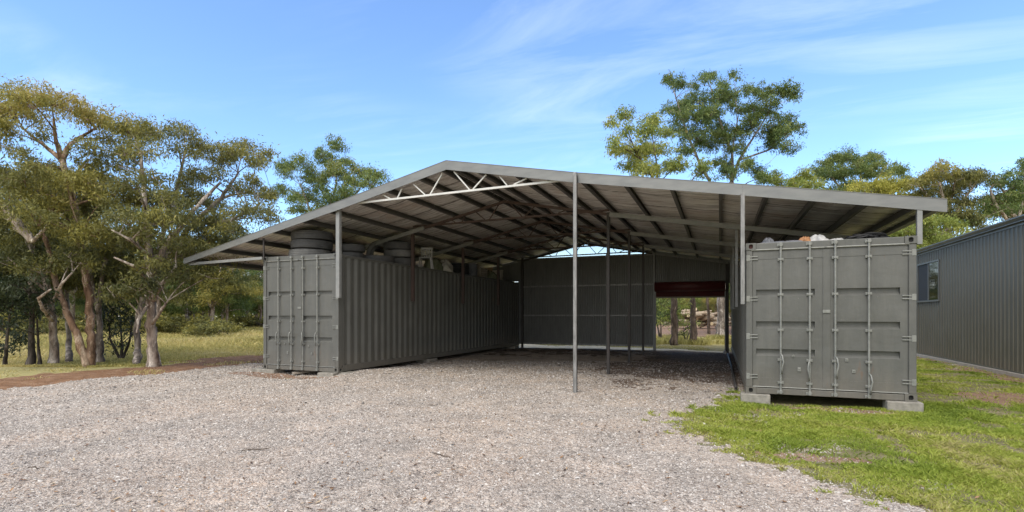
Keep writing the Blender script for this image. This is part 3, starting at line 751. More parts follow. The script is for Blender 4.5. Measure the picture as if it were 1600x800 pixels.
# ------------------------------------------------------------------ junk
def heap(name, c, sx, sy, sz, mt, label, cat, seed, group=None):
    """crumpled bundle: displaced dome"""
    n, k = 22, 12; q = np.random.default_rng(seed); m = MB(); vs = []
    ph = q.uniform(0, 6, 12)
    for j in range(k + 1):
        e = (j / k) * math.pi / 2
        for i in range(n):
            t = 2 * math.pi * i / n
            w = 1 + .22 * math.sin(3 * t + ph[0] + 2 * e) + .16 * math.sin(5 * t + ph[1]) + .12 * math.sin(9 * t + ph[2] + 5 * e) + .05 * q.normal()
            h = 1 + .22 * math.sin(4 * t + ph[3]) * math.sin(2 * e) + .12 * math.sin(7 * t + ph[4]) + .05 * q.normal()
            vs.append((sx * math.cos(t) * math.cos(e) * w, sy * math.sin(t) * math.cos(e) * w, sz * math.sin(e) * h * (1 if e < 1.5 else .9)))
    fs = [(j*n + i, j*n + (i+1) % n, (j+1)*n + (i+1) % n, (j+1)*n + i) for j in range(k) for i in range(n)]
    m.add(vs, fs); m.add([(sx * .9 * math.cos(2*math.pi*i/n), sy * .9 * math.sin(2*math.pi*i/n), .002) for i in range(n)], [tuple(range(n))])
    o = m.build(name, M[mt]); o.location = c; o.data.shade_smooth(); return tag(o, label, cat, group)
zr = RC[2] + RH - .035
heap('tarpaulin', (1.05, 10.12, zr), .60, .16, .075, 'rag_grey', 'crumpled grey tarpaulin at the left of the right container roof', 'tarpaulin', 3)
heap('cloth_bundle', (.80, 10.2, zr + .02), .10, .10, .13, 'rag_grey', 'pointed fold of dark grey cloth standing above the tarpaulin', 'cloth', 4)
heap('sack', (1.36, 10.08, zr), .10, .10, .12, 'rag_orange', 'orange brown sack on the right container roof', 'sack', 5)
heap('sack', (1.56, 10.12, zr), .15, .11, .145, 'rag_white', 'crumpled white and grey sack beside the orange one', 'sack', 6)
heap('sack', (1.84, 10.12, zr), .15, .10, .08, 'rag_white', 'small flat white sack right of the bigger white one', 'sack', 7)
m = MB(); pts = []
for i in range(70):
    t = i * .42; pts.append((.16 * math.cos(t) * (1 + .2 * math.sin(i * .7)) + i * .006, .09 * math.sin(t), .03 + .05 * abs(math.sin(i * .37)) + .0008 * i))
m.tube(pts, .013, 6); o = m.build('chain', M['black_plastic']); o.location = (2.05, 10.25, zr + .03); tag(o, 'loose coil of dark chain on the right part of the right container roof', 'chain')
heap('cloth_bundle', (2.46, 10.25, zr), .2, .1, .12, 'black_plastic', 'black plastic bundle beside the chain on the right container', 'plastic', 9)
# left container roof, behind the tyres
def drum(c, r_, h, mt, label, cat='drum', lid=None):
    t = empty('drum', c, label, cat)
    MB().lathe([(0, 0), (r_, 0), (r_, h*.32), (r_*1.03, h*.34), (r_, h*.36), (r_, h*.64), (r_*1.03, h*.66), (r_, h*.68), (r_, h), (r_*.94, h), (r_*.94, h-.02), (0, h-.02)], 24, closed=False).build('drum_body', M[mt], t, smooth=False)
    MB().tube([(r_*.5, 0, h-.02), (r_*.5, 0, h+.015)], .03, 10).build('cap', M['black_plastic'], t)
    return t
# white plastic chair, upside use as clutter
ch = empty('plastic_chair', (-8.95, 14.75, zt), 'white plastic chair among the clutter on the left container roof', 'chair', rz=.4)
MB().box(-.2, .2, -.2, .2, .38, .41).build('seat', M['rag_white'], ch, bevel=.012)
m = MB()
for i in range(5): m.box(-.19 + i * .082, -.19 + i * .082 + .045, .185, .21, .42, .70)
m.box(-.2, .2, .183, .214, .70, .77); m.build('backrest', M['rag_white'], ch, bevel=.008)
for sx in (-1, 1):
    for sy in (-1, 1): MB().bar((sx * .21, sy * .21, 0), (sx * .17, sy * .17, .39), .04, .04).build('leg', M['rag_white'], ch)
    MB().bar((sx * .21, -.2, .58), (sx * .21, .2, .6), .05, .03).build('armrest', M['rag_white'], ch)
def crate(c, w, d, h, mt, label, rz_=0, cat='crate'):
    t = empty('crate', c, label, cat, rz=rz_)
    for s in (-1, 1):
        m = MB(); ya, yb = sorted((s * d/2, s * (d/2 - .02)))
        m.box(-w/2, -w/2 + .04, ya - .002 * s, yb - .002 * s, 0, h).box(w/2 - .04, w/2, ya - .002 * s, yb - .002 * s, 0, h)
        for z in np.arange(0, h - .04, .085): m.box(-w/2, w/2, ya, yb, z, z + .07)
        m.build('long_side', M[mt], t)
        m = MB(); xa, xb = sorted((s * w/2, s * (w/2 - .02)))
        m.box(xa - .002 * s, xb - .002 * s, -.02, .02, 0, h)
        for z in np.arange(0, h - .04, .085): m.box(xa, xb, -d/2 + .021, d/2 - .021, z, z + .07)
        m.build('short_side', M[mt], t)
    MB().box(-w/2 + .02, w/2 - .02, -d/2 + .02, d/2 - .02, 0, .02).build('base_board', M[mt], t)
    return t
heap('sack', (-9.1, 15.4, zt), .3, .35, .42, 'green_canvas', 'faded green canvas bundle next to the white chair', 'sack', 21)
heap('sack', (-8.9, 15.9, zt), .22, .25, .3, 'soil_bag', 'pale sack slumped past the green canvas bundle', 'sack', 22)
heap('sack', (-9.2, 16.35, zt), .3, .3, .48, 'soil_bag', 'tall pale fabric bundle near the second red post', 'sack', 23)
crate((-9.0, 16.95, zt), .5, .45, .42, 'black_plastic', 'black slatted crate by the second red post on the container roof')
crate((-9.3, 17.8, zt), .6, .5, .5, 'black_plastic', 'large dark slatted crate beyond the second red post', .2)
drum((-9.15, 18.5, zt), .24, .55, 'rag_grey', 'grey drum standing towards the back of the left container roof')
crate((-9.1, 19.1, zt), .5, .5, .45, 'timber', 'weathered timber crate at the far end of the clutter', -.1)
heap('sack', (-9.0, 19.95, zt), .3, .4, .35, 'green_canvas', 'green canvas bundle near the third red post', 'sack', 25)
m = MB(); m.box(-.35, .35, -.015, .015, 0, .62); o = m.build('wall_panel', M['card'], base=(0, 0, 0)); o.location = (-9.55, 20.6, zt); o.rotation_euler = (-.18, 0, .3); tag(o, 'brown board leaning at the far end of the left container roof', 'board')
m = MB(); m.box(-.3, .3, -.02, .02, 0, .55); o = m.build('wall_panel', M['soil_bag']); o.location = (-9.3, 21.3, zt); o.rotation_euler = (-.2, 0, -.1); tag(o, 'pale brown board leaning behind the brown one', 'board')
# pipe along the right container's inner base
m = MB(); m.tube([(.30, 11.2, .06), (.31, 15.5, .07), (.28, 20.9, .05)], .032, 10); tag(m.build('pipe', M['darksteel'], smooth=True, base=(.3, 11.2, 0)), 'grey steel pipe lying along the inner base of the right container', 'pipe')
m = MB(); m.lathe([(0, 0), (.05, 0), (.055, .10), (.03, .13), (.03, .16), (0, .16)], 14, closed=False); o = m.build('bottle', M['rag_white']); o.location = (.19, 21.3, .0); tag(o, 'small white plastic bottle on the floor beside the rear doorway', 'bottle')

# ------------------------------------------------------------------ woodpile
q = random.Random(5)
for i in range(46):
    a = (i % 23) / 22; lay = i / 46
    c = at(1055 + 75 * a + q.uniform(-4, 4), 510 - q.uniform(0, 1) ** .8 * 22 * math.sin(math.pi * (.12 + .76 * a)) - 1, 58 + q.uniform(-1.5, 1.5))
    L = q.uniform(1.6, 3.8); rr = q.uniform(.10, .24); az = YAW + q.gauss(0, .5); tl = q.gauss(0, .16)
    dv = np.array([math.cos(az) * math.cos(tl), math.sin(az) * math.cos(tl), math.sin(tl)])
    sd = np.array([q.gauss(0, .12), q.gauss(0, .12), q.gauss(0, .1)])
    m = MB(); m.tube([-dv * L/2, sd, dv * L/2], [rr, rr * .9, rr * .7], 9, caps=False)
    o = m.build('log', M['log'] if i % 3 else M['log2'], smooth=True); o.location = (c[0], c[1], max(.2, c[2]))
    tag(o, 'bleached or brown log heaped in the woodpile seen through the rear doorway', 'log', 'logs in the woodpile')
    e = MB()
    for s, r_ in ((-1, rr), (1, rr * .7)):
        d_ = Vector(dv * s); a_ = d_.cross(Vector((0, 0, 1))).normalized(); b_ = d_.cross(a_)
        e.add([Vector(dv * L/2 * s) + (a_ * math.cos(2*math.pi*k/9) + b_ * math.sin(2*math.pi*k/9)) * r_ * .99 for k in range(9)], [tuple(range(9))])
    e.build('cut_end', M['cut'], o)

# ------------------------------------------------------------------ trees
def leaves(centers, sig, n_per, size, tint, q, hang=.6, asp=.26):
    """centers (m,3); returns quads (n*4,3), tint(n)"""
    m = len(centers); n_i = np.maximum(1, q.poisson(n_per, m)) if np.isscalar(n_per) else n_per
    C_ = np.repeat(centers, n_i, 0); T = np.repeat(tint, n_i)
    n = len(C_); P = C_ + q.normal(size=(n, 3)) * (np.repeat(sig, n_i)[:, None] if not np.isscalar(sig) else sig) * np.array([1, 1, .7]); P[:, 2] -= np.abs(q.normal(size=n)) * hang * .1
    a = q.normal(size=(n, 3)); a[:, 2] -= hang * 1.6; a /= np.linalg.norm(a, axis=1)[:, None]
    b = np.cross(a, q.normal(size=(n, 3))); b /= np.linalg.norm(b, axis=1)[:, None] + 1e-9
    s = size * q.uniform(.6, 1.3, n)[:, None]; l = a * s; w = b * s * asp / 2
    nrm = np.cross(a, b) * s * .08
    V = np.stack([P, P + l * .42 + w + nrm, P + l, P + l * .42 - w + nrm], 1).reshape(-1, 3)
    return V, np.clip(T + q.normal(0, .08, n), 0, 1)
def bez(p, q_, bow, k=5):
    p, q_ = np.array(p), np.array(q_); mid = (p + q_) / 2 + bow
    return [tuple((1-t)**2 * p + 2*t*(1-t) * mid + t*t * q_) for t in np.linspace(0, 1, k)]
def tree(name, label, cat, base, paths, clumps, leaf, brk, size=.16, dens=1.0, seed=0, group=None, twig=True, sub=.24, flat=.75, hang=.6):
    """paths: list of [(x,y,z,r)...]; clumps: list of (pos, r, tint)"""
    q = np.random.default_rng(seed); t = empty(name, base, label, cat, group)
    tr = WB(); nodes = []
    for p in paths:
        P = np.array([a[:3] for a in p]); Rr = [a[3] for a in p]
        k = max(2, len(P)); tt = np.linspace(0, len(P) - 1, (len(P) - 1) * 5 + 1); ii = np.arange(len(P))
        PP = np.stack([np.interp(tt, ii, P[:, c]) for c in range(3)], 1)
        wob = q.normal(size=PP.shape) * .015 * np.interp(tt, ii, Rr)[:, None] / .1; wob[0] = wob[-1] = 0
        PP = PP + wob; RR = np.interp(tt, ii, Rr) * (1 + .07 * q.normal(size=len(tt)))
        tr.tube([tuple(a) for a in PP], list(RR), 9)
        for a, r_ in list(zip(PP, np.interp(tt, ii, Rr)))[int(len(PP) * .35):]: nodes.append((a, r_))
    order = sorted(clumps, key=lambda c: np.min([np.linalg.norm(c[0] - n_[0]) for n_ in nodes]))
    centers, tints, sigs = [], [], []
    for c, r, tn in order:
        best = min(nodes, key=lambda n_: np.linalg.norm(c - n_[0]) + max(0, n_[0][2] - c[2] + .3) * 1.5 + (0.5 if n_[1] < .02 else 0))
        L = np.linalg.norm(c - best[0]); r0 = min(best[1] * .62, .012 + .017 * L)
        pts = bez(best[0], c, np.array([q.normal() * .08 * L, q.normal() * .08 * L, .12 * L + q.normal() * .05 * L]), 6)
        rr = list(np.linspace(r0, max(.008, r0 * .35), 6))
        tr.tube(pts, rr, 5, caps=False)
        for a, b in zip(pts[2:], rr[2:]): nodes.append((np.array(a), b))
        ns = max(3, int(5.5 * (r / sub) ** 2 * .55))
        d = q.normal(size=(ns, 3)); d /= np.linalg.norm(d, axis=1)[:, None]; d[:, 2] = np.where(d[:, 2] < -.35, -d[:, 2] * .5, d[:, 2])
        rad = q.uniform(.3, 1.0, ns) ** .6 * np.where(q.uniform(size=ns) < .32, q.uniform(1.0, 1.7, ns), 1.0)
        sc = c + d * rad[:, None] * r * np.array([1, 1, flat])
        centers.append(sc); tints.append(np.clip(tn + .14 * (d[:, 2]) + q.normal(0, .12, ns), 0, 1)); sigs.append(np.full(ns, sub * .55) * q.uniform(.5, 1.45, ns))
        if twig:
            for s_ in sc[::2]: tr.tube(bez(c - np.array([0, 0, r * .25]), s_, np.array([0, 0, .05 * r]), 3), [.012, .009, .005], 3, caps=False)
    tr.build('trunk', BARK[brk], t, smooth=True)
    A = np.concatenate(centers); Tn = np.concatenate(tints); Sg = np.concatenate(sigs)
    n_per = dens * 1.5 * (sub * sub * 3.0) / (size * size * .26 * .55) * .36
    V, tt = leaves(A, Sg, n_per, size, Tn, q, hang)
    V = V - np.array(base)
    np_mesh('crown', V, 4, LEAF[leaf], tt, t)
    return t
def P3(u, v, d, r): return (*at(u, v, d), r)
def cl(lst, d, dj, seed, tint=.4, grow=1.0, copies=1):
    q = np.random.default_rng(seed); out = []
    for e in lst:
        u, v, r = e[:3]; tn = e[3] if len(e) > 3 else tint
        for k in range(copies):
            dd = d + q.uniform(-dj, dj); s = 1 if k == 0 else .8
            out.append((at(u + (q.normal() * r * .4 if k else 0), v + (q.normal() * r * .3 if k else 0), dd), r * grow * s * dd / F, tn + q.normal() * .05))
    return out
def gbase(u, v): d = F * CZ / (v - HY); p = at(u, v, d); return (p[0], p[1], 0.0), d

# --- left stand
def trunkpath(pts, d, r0, r1, base):
    n = len(pts); out = []
    for i, (u, v) in enumerate(pts):
        p = at(u, v, d); r = r0 + (r1 - r0) * i / (n - 1)
        if i == 0: p = np.array([base[0], base[1], -.1]); r *= 1.3
        out.append((*p, r))
    return out
b1, d1 = gbase(140, 572)
A_top = [(20,165,40,.72),(50,150,32,.8),(85,147,34,.85),(115,160,28,.8),(140,172,26,.8),(160,192,24,.75),(10,205,26,.65),(55,208,16,.5),(30,240,18,.5),(150,235,26,.5),(170,215,20,.6),(128,258,20,.35),(20,135,20,.7),(-20,170,40,.6),(-25,220,35,.5),  # top clumps tinted yellower, the sunlit crown top put into leaf colour
         (150,275,26,.5),(110,290,34,.62),(70,300,34,.6),(40,280,26,.5),(95,325,36,.55),(140,320,34,.5),(60,345,34,.45),(110,360,32,.4),(150,360,30,.42),(20,310,32,.45),(180,300,26,.5),(50,262,20,.5)]
tree('paperbark_tree', 'tallest paperbark with two leaning reddish trunks and a crown tinted yellow at its sunlit top', 'tree', b1,
     [trunkpath([(140,572),(143,540),(141,500),(140,470),(134,430),(127,395),(123,360),(116,320),(107,285),(97,250)], d1, .115, .08, b1),
      trunkpath([(134,570),(118,520),(104,485),(92,455),(84,430),(80,400),(70,370)], d1 - .3, .10, .055, b1),
      [P3(97,250,d1,.08), P3(110,225,d1,.06), P3(130,212,d1+.4,.045), P3(150,200,d1+.6,.02)],
      [P3(97,250,d1,.075), P3(86,215,d1-.2,.055), P3(84,185,d1-.3,.03)],
      [P3(97,250,d1,.07), P3(62,222,d1+.3,.045), P3(32,198,d1+.5,.02)]],
     cl([(e[0], e[1] + (11 if e[1] < 176 else 0), *e[2:]) for e in A_top if e[1] < 262], d1, 2.0, 1) + cl([e for e in A_top if e[1] >= 262], d1, 2.2, 1, copies=3), 'olive', 'brown', .11, 1.45, 1)
b2, d2 = gbase(240, 573)
B_top = [(250,440,24,.2),(215,450,22,.2),(265,420,24,.25),(300,430,22,.25),(330,430,20,.3),(180,460,22,.2),(205,205,30,.5),(226,208,26,.55),(222,235,22,.4),(195,238,22,.4),(210,290,26,.3),(241,276,20,.35),(214,317,28,.35),(255,315,26,.35),(255,345,28,.4),(227,372,30,.35),(200,345,28,.35),(282,378,26,.35),(190,380,30,.3),(240,400,28,.3),(275,340,24,.4),(186,260,20,.35)]
tree('paperbark_tree', 'stout pale trunked paperbark with a flared base nearest the open paddock', 'tree', b2,
     [trunkpath([(240,573),(238,540),(236,500),(236,460),(234,420),(232,380),(228,330),(224,280),(218,235)], d2, .15, .045, b2),
      [P3(236,430,d2,.12), P3(262,380,d2+.3,.09), P3(300,330,d2+.5,.06), P3(345,285,d2+.8,.04)],
      [P3(236,470,d2,.10), P3(250,450,d2-.3,.07), P3(275,415,d2-.4,.04)], [P3(238,505,d2-.2,.05), P3(255,480,d2-.8,.035), P3(262,470,d2-.9,.02)], [P3(236,440,d2-.2,.05), P3(208,415,d2-1.6,.035), P3(178,402,d2-1.9,.02)], [P3(235,400,d2-.2,.05), P3(205,375,d2-1.6,.035), P3(174,359,d2-1.8,.015)], [P3(236,470,d2,.05), P3(216,500,d2-.5,.04), P3(214,520,d2-.6,.03)]],
     cl(B_top, d2, 1.8, 2, copies=2), 'olive', 'pale', .115, 1.4, 2)
b3, d3 = gbase(214, 571)
C_top = [(291,210,24,.5),(282,235,22,.4),(362,238,26,.5),(387,236,26,.55),(403,256,18,.45),(299,271,22,.4),(346,276,18,.4),(379,298,20,.4),(409,304,18,.4),(291,304,26,.35),(269,317,26,.35),(326,317,28,.35),(379,334,22,.35),(409,328,18,.4),(425,304,10,.4),(420,342,14,.45),(337,348,30,.35),(365,359,24,.35),(296,345,26,.35),(324,372,30,.35),(354,378,26,.4),(310,225,18,.5),(340,250,16,.4),(400,280,14,.4),(300,395,28,.3),(345,400,26,.3),(385,370,16,.4)]
tree('paperbark_tree', 'wide spreading paperbark whose thin branched crown reaches over the shed eave', 'tree', b3,
     [trunkpath([(214,571),(215,545),(213,515),(220,480),(228,450)], d3 + .6, .095, .08, b3),
      [P3(228,450,d3+.6,.10), P3(262,400,d3+1,.09), P3(300,350,d3+1.2,.08), P3(345,310,d3+1.2,.06), P3(372,270,d3+1.2,.03)],
      [P3(228,450,d3+.6,.09), P3(250,380,d3+1.5,.08), P3(275,300,d3+1.8,.06), P3(290,235,d3+1.8,.03)],
      [P3(300,350,d3+1.2,.07), P3(360,345,d3+.6,.05), P3(405,320,d3+.4,.025)]],
     cl(C_top, d3 + 1, 2.0, 3, copies=2), 'olive', 'grey', .11, 1.25, 3)
b4, d4 = gbase(85, 569)
D_top = [(20,360,34,.35),(50,385,34,.3),(90,395,34,.3),(30,410,34,.25),(70,420,30,.25),(0,385,36,.3),(-25,340,36,.3),(110,410,26,.25),(-20,420,36,.2),(0,270,30,.4)]
tree('paperbark_tree', 'grey trunked tree left of the twin reddish trunks with a bare white limb', 'tree', b4,
     [trunkpath([(85,569),(84,530),(82,495),(76,455),(66,420),(48,385),(30,345)], d4, .11, .06, b4),
      [P3(50,378,d4-1.5,.09), P3(28,350,d4-1.6,.12), P3(8,325,d4-1.6,.13), P3(-20,300,d4-1.4,.14)],
      [P3(82,495,d4,.09), P3(60,465,d4-.5,.06), P3(45,440,d4-.8,.035)],
     [P3(82,500,d4-.6,.06), P3(66,482,d4-1.6,.045), P3(60,466,d4-1.8,.035), P3(80,452,d4-1.9,.02)],
     [P3(50,378,d4-1.5,.05), P3(62,366,d4-1.7,.04), P3(76,350,d4-1.8,.03), P3(99,333,d4-1.8,.015)],
     [P3(84,470,d4-1.0,.05), P3(96,445,d4-1.6,.035), P3(113,426,d4-1.7,.02)],
     [P3(75,455,d4-.8,.045), P3(40,430,d4-1.2,.03), P3(12,402,d4-1.3,.015)]],
     cl(D_top, d4, 2.0, 4, copies=3), 'olive', 'pale', .115, 1.5, 4)
b5, d5 = gbase(155, 567)
E_top = [(140,400,32,.25),(175,410,32,.25),(160,435,28,.2),(195,430,28,.2),(130,440,26,.2),(215,420,26,.25),(180,385,26,.3)]
tree('paperbark_tree', 'slim grey trunk standing just right of the twin leaning trunks', 'tree', b5,
     [trunkpath([(155,567),(156,530),(155,490),(157,450),(165,400)], d5, .10, .05, b5), [P3(155,490,d5,.08), P3(145,450,d5,.06), P3(140,420,d5,.04)]],
     cl(E_top, d5 + .8, 1.5, 5, copies=3), 'olive', 'grey', .115, 1.5, 5)
b6, d6 = gbase(107, 566)
tree('paperbark_tree', 'thin straight trunk between the two leaning trunks and the grey tree', 'tree', b6,
     [trunkpath([(107,566),(107,530),(106,490),(104,450),(98,410)], d6 + .8, .085, .04, b6)],
     cl([(100,400,28,.25),(80,440,24,.2),(115,430,24,.2),(60,410,24,.2)], d6 + 1.2, 1.2, 6, copies=2), 'olive', 'grey', .115, 1.5, 6)
b7, d7 = gbase(48, 571)
F_top = [(10,440,36,.3),(45,450,32,.3),(20,480,32,.3),(55,490,26,.3),(5,510,28,.35),(75,465,22,.3),(-15,460,36,.3),(40,525,18,.3),(10,545,20,.3)]
tree('dense_shrub', 'dense dark leafy young tree at the left edge of the stand', 'tree', b7,
     [trunkpath([(48,571),(50,530),(50,490),(46,450)], d7, .09, .045, b7), trunkpath([(8,573),(10,540),(14,500),(20,470)], d7 - .2, .05, .02, (at(8,573,d7)[0], at(8,573,d7)[1], 0)), trunkpath([(62,571),(60,540),(58,500)], d7, .05, .02, (at(62,571,d7)[0], at(62,571,d7)[1], 0))],
     cl(F_top, d7, 1.4, 7, copies=2), 'dark', 'dark', .15, .8, 7)
b8, d8 = gbase(190, 561)
tree('dense_shrub', 'dark shrubby sapling in the shade behind the middle trunks', 'shrub', b8,
     [trunkpath([(190,561),(190,530),(188,500)], d8, .04, .02, b8), trunkpath([(200,561),(203,530),(206,505)], d8, .04, .02, b8), trunkpath([(178,561),(172,530),(170,500)], d8, .04, .02, b8)],
     cl([(175,500,22,.3),(195,495,22,.3),(205,520,16,.3),(170,525,16,.3),(190,470,22,.3),(160,480,18,.3),(185,540,12,.3)], d8, 1.2, 8, copies=2), 'dark', 'dark', .15, .6, 8)

# --- tree behind the shed, left of the ridge
Cc = [(527,229,15),(505,246,16),(453,262,16),(475,254,14),(489,276,18),(524,271,20,.7),(541,260,16),(568,271,15),(590,276,14),(442,298,14),(461,315,15),(497,290,17),(489,312,17),(516,309,16),(555,290,18),(577,287,15),(541,298,16),(472,328,14),(505,332,16),(535,325,16),(448,275,10),(515,255,12),(545,315,14),(525,345,18),(490,345,14)]
bc = at(505, 535, 34); bc = (bc[0], bc[1], 0.)
tree('gum_tree', 'round crowned gum rising behind the left slope of the shed roof', 'tree', bc,
     [[(*bc[:2], -.1, .32), P3(505,440,34,.24), P3(508,380,34,.18), P3(512,330,34,.10)], [P3(508,380,34,.12), P3(485,330,34,.08), P3(470,290,34,.04)], [P3(512,330,34,.08), P3(525,290,34,.05), P3(528,250,34,.025)], [P3(512,345,34,.08), P3(550,310,34,.05), P3(570,285,34,.03)]],
     cl(Cc, 34, 2.4, 10, .55, copies=2), 'green', 'grey', .17, 1.7, 10, sub=.30, flat=1.0)

# --- big gums behind the shed, right of centre
D1 = [(1047,124,12),(1065,127,13),(1081,132,8),(1109,121,12),(1148,116,5),(1044,169,11),(1073,166,17),(1092,158,15),(1123,150,20),(1136,158,16),(1110,177,20),(1068,179,16),(1089,185,20),(1055,203,15),(1089,213,20),(1120,200,18),(1105,226,18),
      (1173,142,13),(1189,140,13),(1215,145,18),(1239,148,10),(1202,158,12),(1155,169,13),(1183,174,17),(1204,180,14),(1176,192,17),(1157,205,18),(1202,211,18),(1223,203,17),(1231,190,13),(1246,200,10),(1210,226,16),(1233,232,12),(1152,232,15),(1131,216,15),(1162,258,15),(1126,253,14),(1136,271,16),(1186,271,16),(1070,235,14),(1099,121,6),(1130,128,8)]
bd = at(1125, 528, 34); bd = (bd[0], bd[1], 0.)
tree('gum_tree', 'tallest forked gum with clumped dark foliage behind the right roof slope', 'tree', bd,
     [[(*bd[:2], -.1, .30), P3(1127,500,34,.27), P3(1130,440,34,.24), P3(1138,350,34,.2), P3(1143,285,34,.16)],
      [P3(1143,285,34,.12), P3(1155,250,34,.09), P3(1180,210,34,.06), P3(1205,170,34,.03)],
      [P3(1143,285,34,.12), P3(1144,240,34,.09), P3(1125,190,34.5,.06), P3(1110,135,34.5,.03)],
      [P3(1138,330,34,.12), P3(1095,260,33.5,.09), P3(1072,205,33.5,.06), P3(1052,140,33.5,.025)],
      [P3(1155,250,34,.07), P3(1200,235,34.5,.05), P3(1235,210,34.5,.03)],
      [P3(1144,240,34,.05), P3(1152,190,35,.04), P3(1148,130,35,.015)]],
     cl(D1, 34, 2.6, 11, .45, copies=2) + cl([(u + 6, v + 5, r * .7) for u, v, r in D1], 34, 2.8, 12, .4, .8), 'green', 'grey', .18, 1.6, 11, sub=.26, flat=1.0)
D2 = [(976,177,15,.5),(950,190,10,.5),(1018,190,16,.4),(973,203,13,.5),(1008,210,20,.4),(971,237,19,.75),(997,245,24,.8),(1026,237,20,.6),(985,262,18,.6),(1010,268,20,.55),(1057,261,17,.5),(1036,212,14,.4),(960,225,12,.6),(1040,262,18,.5),(1097,268,17,.4)]
bd2, dd2 = gbase(1083, 538)
tree('gum_tree', 'lighter green gum leaning left of the tall forked gum', 'tree', bd2,
     [[(*bd2[:2], -.1, .18), P3(1083,490,dd2,.15), P3(1078,420,dd2,.14), P3(1050,330,dd2,.11), P3(1022,280,dd2,.09)], [P3(1022,280,dd2,.06), P3(995,240,dd2,.04), P3(978,200,dd2,.02)], [P3(1030,300,dd2,.06), P3(1025,250,dd2,.04), P3(1018,205,dd2,.02)], [P3(1050,330,dd2,.06), P3(1075,290,dd2,.04), P3(1090,270,dd2,.02)]],
     cl(D2, dd2, 1.8, 13, .5, copies=2), 'lime', 'ironbark', .18, 1.5, 13, sub=.25, flat=1.0)
bd3, dd3 = gbase(1055, 540)
tree('gum_tree', 'straight dark trunk on the left inside the rear doorway view with low green foliage', 'tree', bd3,
     [[(*bd3[:2], -.1, .19), P3(1054,500,dd3,.16), P3(1053,450,dd3,.14), P3(1050,380,dd3,.1)]],
     cl([(1042,480,13,.6),(1058,492,11,.7),(1036,500,10,.5),(1050,462,14,.5),(1070,478,9,.6),(1065,505,8,.7),(1040,400,20,.4),(1070,420,18,.4),(1052,440,14,.4)], dd3, .8, 14, copies=1), 'lime', 'ironbark', .15, .8, 14, sub=.2)
bd4, dd4 = gbase(1108, 521)
tree('gum_tree', 'slender reddish trunk in front of the woodpile', 'tree', bd4,
     [[(*bd4[:2], -.1, .13), P3(1107,490,dd4,.10), P3(1104,440,dd4,.09), P3(1100,380,dd4,.06)]],
     cl([(1095,400,14),(1112,410,14),(1104,380,14),(1090,440,12),(1118,445,10)], dd4, 1.2, 15, .45), 'olive', 'ironbark', .2, .8, 15, sub=.32)

# --- trees on the right beyond the green shed
E1 = [(1290,258,14),(1304,249,13),(1299,274,16),(1324,247,14),(1344,251,13),(1362,247,12),(1344,265,14),(1371,258,13),(1358,276,14),(1394,267,11),(1407,267,10),(1320,270,14),(1280,272,11),(1415,280,9),(1385,272,10),(1330,295,16),(1300,300,16),(1360,300,16)]
def simple_paths(u, d, vtop, r, splits=3, seed=0):
    q = np.random.default_rng(seed); p0 = at(u, 500, d); b = (p0[0], p0[1], 0.)
    P = [[(*b[:2], -.1, r * 1.2), P3(u + 2, (491.8 + vtop)/2 + 20, d, r * .8), P3(u, vtop + (491.8 - vtop) * .28, d, r * .5)]]
    for k in range(splits):
        du = (k - (splits - 1)/2) * 34 + q.normal() * 6
        P.append([P3(u, vtop + (491.8 - vtop) * (.3 + .1 * (k % 2)), d, r * .4), P3(u + du * .6, vtop + (491.8 - vtop) * .16, d + q.normal() * .5, r * .25), P3(u + du, vtop + 10, d + q.normal(), r * .1)])
    return b, P
be, pe = simple_paths(1335, 39, 245, .3, 4, 1)
tree('gum_tree', 'mid green gum with a yellowish rounded top above the right end of the roof', 'tree', be, pe, cl(E1, 39, 2.6, 16, .55, copies=3), 'green', 'grey', .18, 1.8, 16, sub=.30, flat=.95)
E2 = [(1261,278,15,.6),(1245,285,13,.6),(1235,292,12,.5),(1275,290,13,.6),(1250,300,16,.5),(1215,285,12,.4),(1220,300,14,.4),(1195,280,12,.4),(1270,310,16,.5)]
be, pe = simple_paths(1250, 33, 268, .2, 3, 2)
tree('leafy_tree', 'bright green bushy tree low behind the roof right of the tall gum', 'tree', be, pe, cl(E2, 33, 2, 17, .6, copies=3), 'lime', 'grey', .18, 1.6, 17, sub=.3)
E3 = [(1385,285,15),(1403,292,14),(1340,292,12),(1365,288,14),(1420,290,12),(1395,305,15),(1365,308,16),(1425,310,14),(1335,310,14)]
be, pe = simple_paths(1385, 31, 280, .2, 3, 3)
tree('wattle_tree', 'golden yellow leafed tree just above the right end of the roof', 'tree', be, pe, cl(E3, 31, 1.8, 18, .55, copies=3), 'yellow', 'grey', .17, 1.6, 18, sub=.28)
F1 = [(1437,285,14,.7),(1452,278,15,.75),(1475,265,13,.85),(1466,278,14,.75),(1488,272,13,.7),(1509,276,14,.5),(1524,276,13,.5),(1464,294,16,.55),(1493,294,16,.5),(1515,288,13,.45),(1540,276,9,.45),(1440,305,14,.5),(1479,312,17,.4),(1509,317,15,.4),(1455,320,16,.4),(1500,335,17,.35),(1475,335,17,.35),(1430,325,15,.4),(1520,345,16,.35),(1545,310,12,.35)]
be, pe = simple_paths(1480, 29, 268, .25, 4, 4)
tree('paperbark_tree', 'rusty topped olive tree between the roof end and the green shed', 'tree', be, pe, cl([(e[0], e[1], e[2], (e[3] if len(e) > 3 else .5) - .18) for e in F1], 29, 2.2, 19, .5, copies=3), 'olive', 'pale', .17, 1.6, 19, sub=.3)
F2 = [(1452,346,17),(1475,348,14),(1448,368,15),(1419,359,13),(1490,358,14),(1465,372,15),(1430,345,13),(1440,385,14),(1405,365,11),(1480,385,14),(1410,385,12)]
be, pe = simple_paths(1455, 26.5, 340, .12, 3, 5)
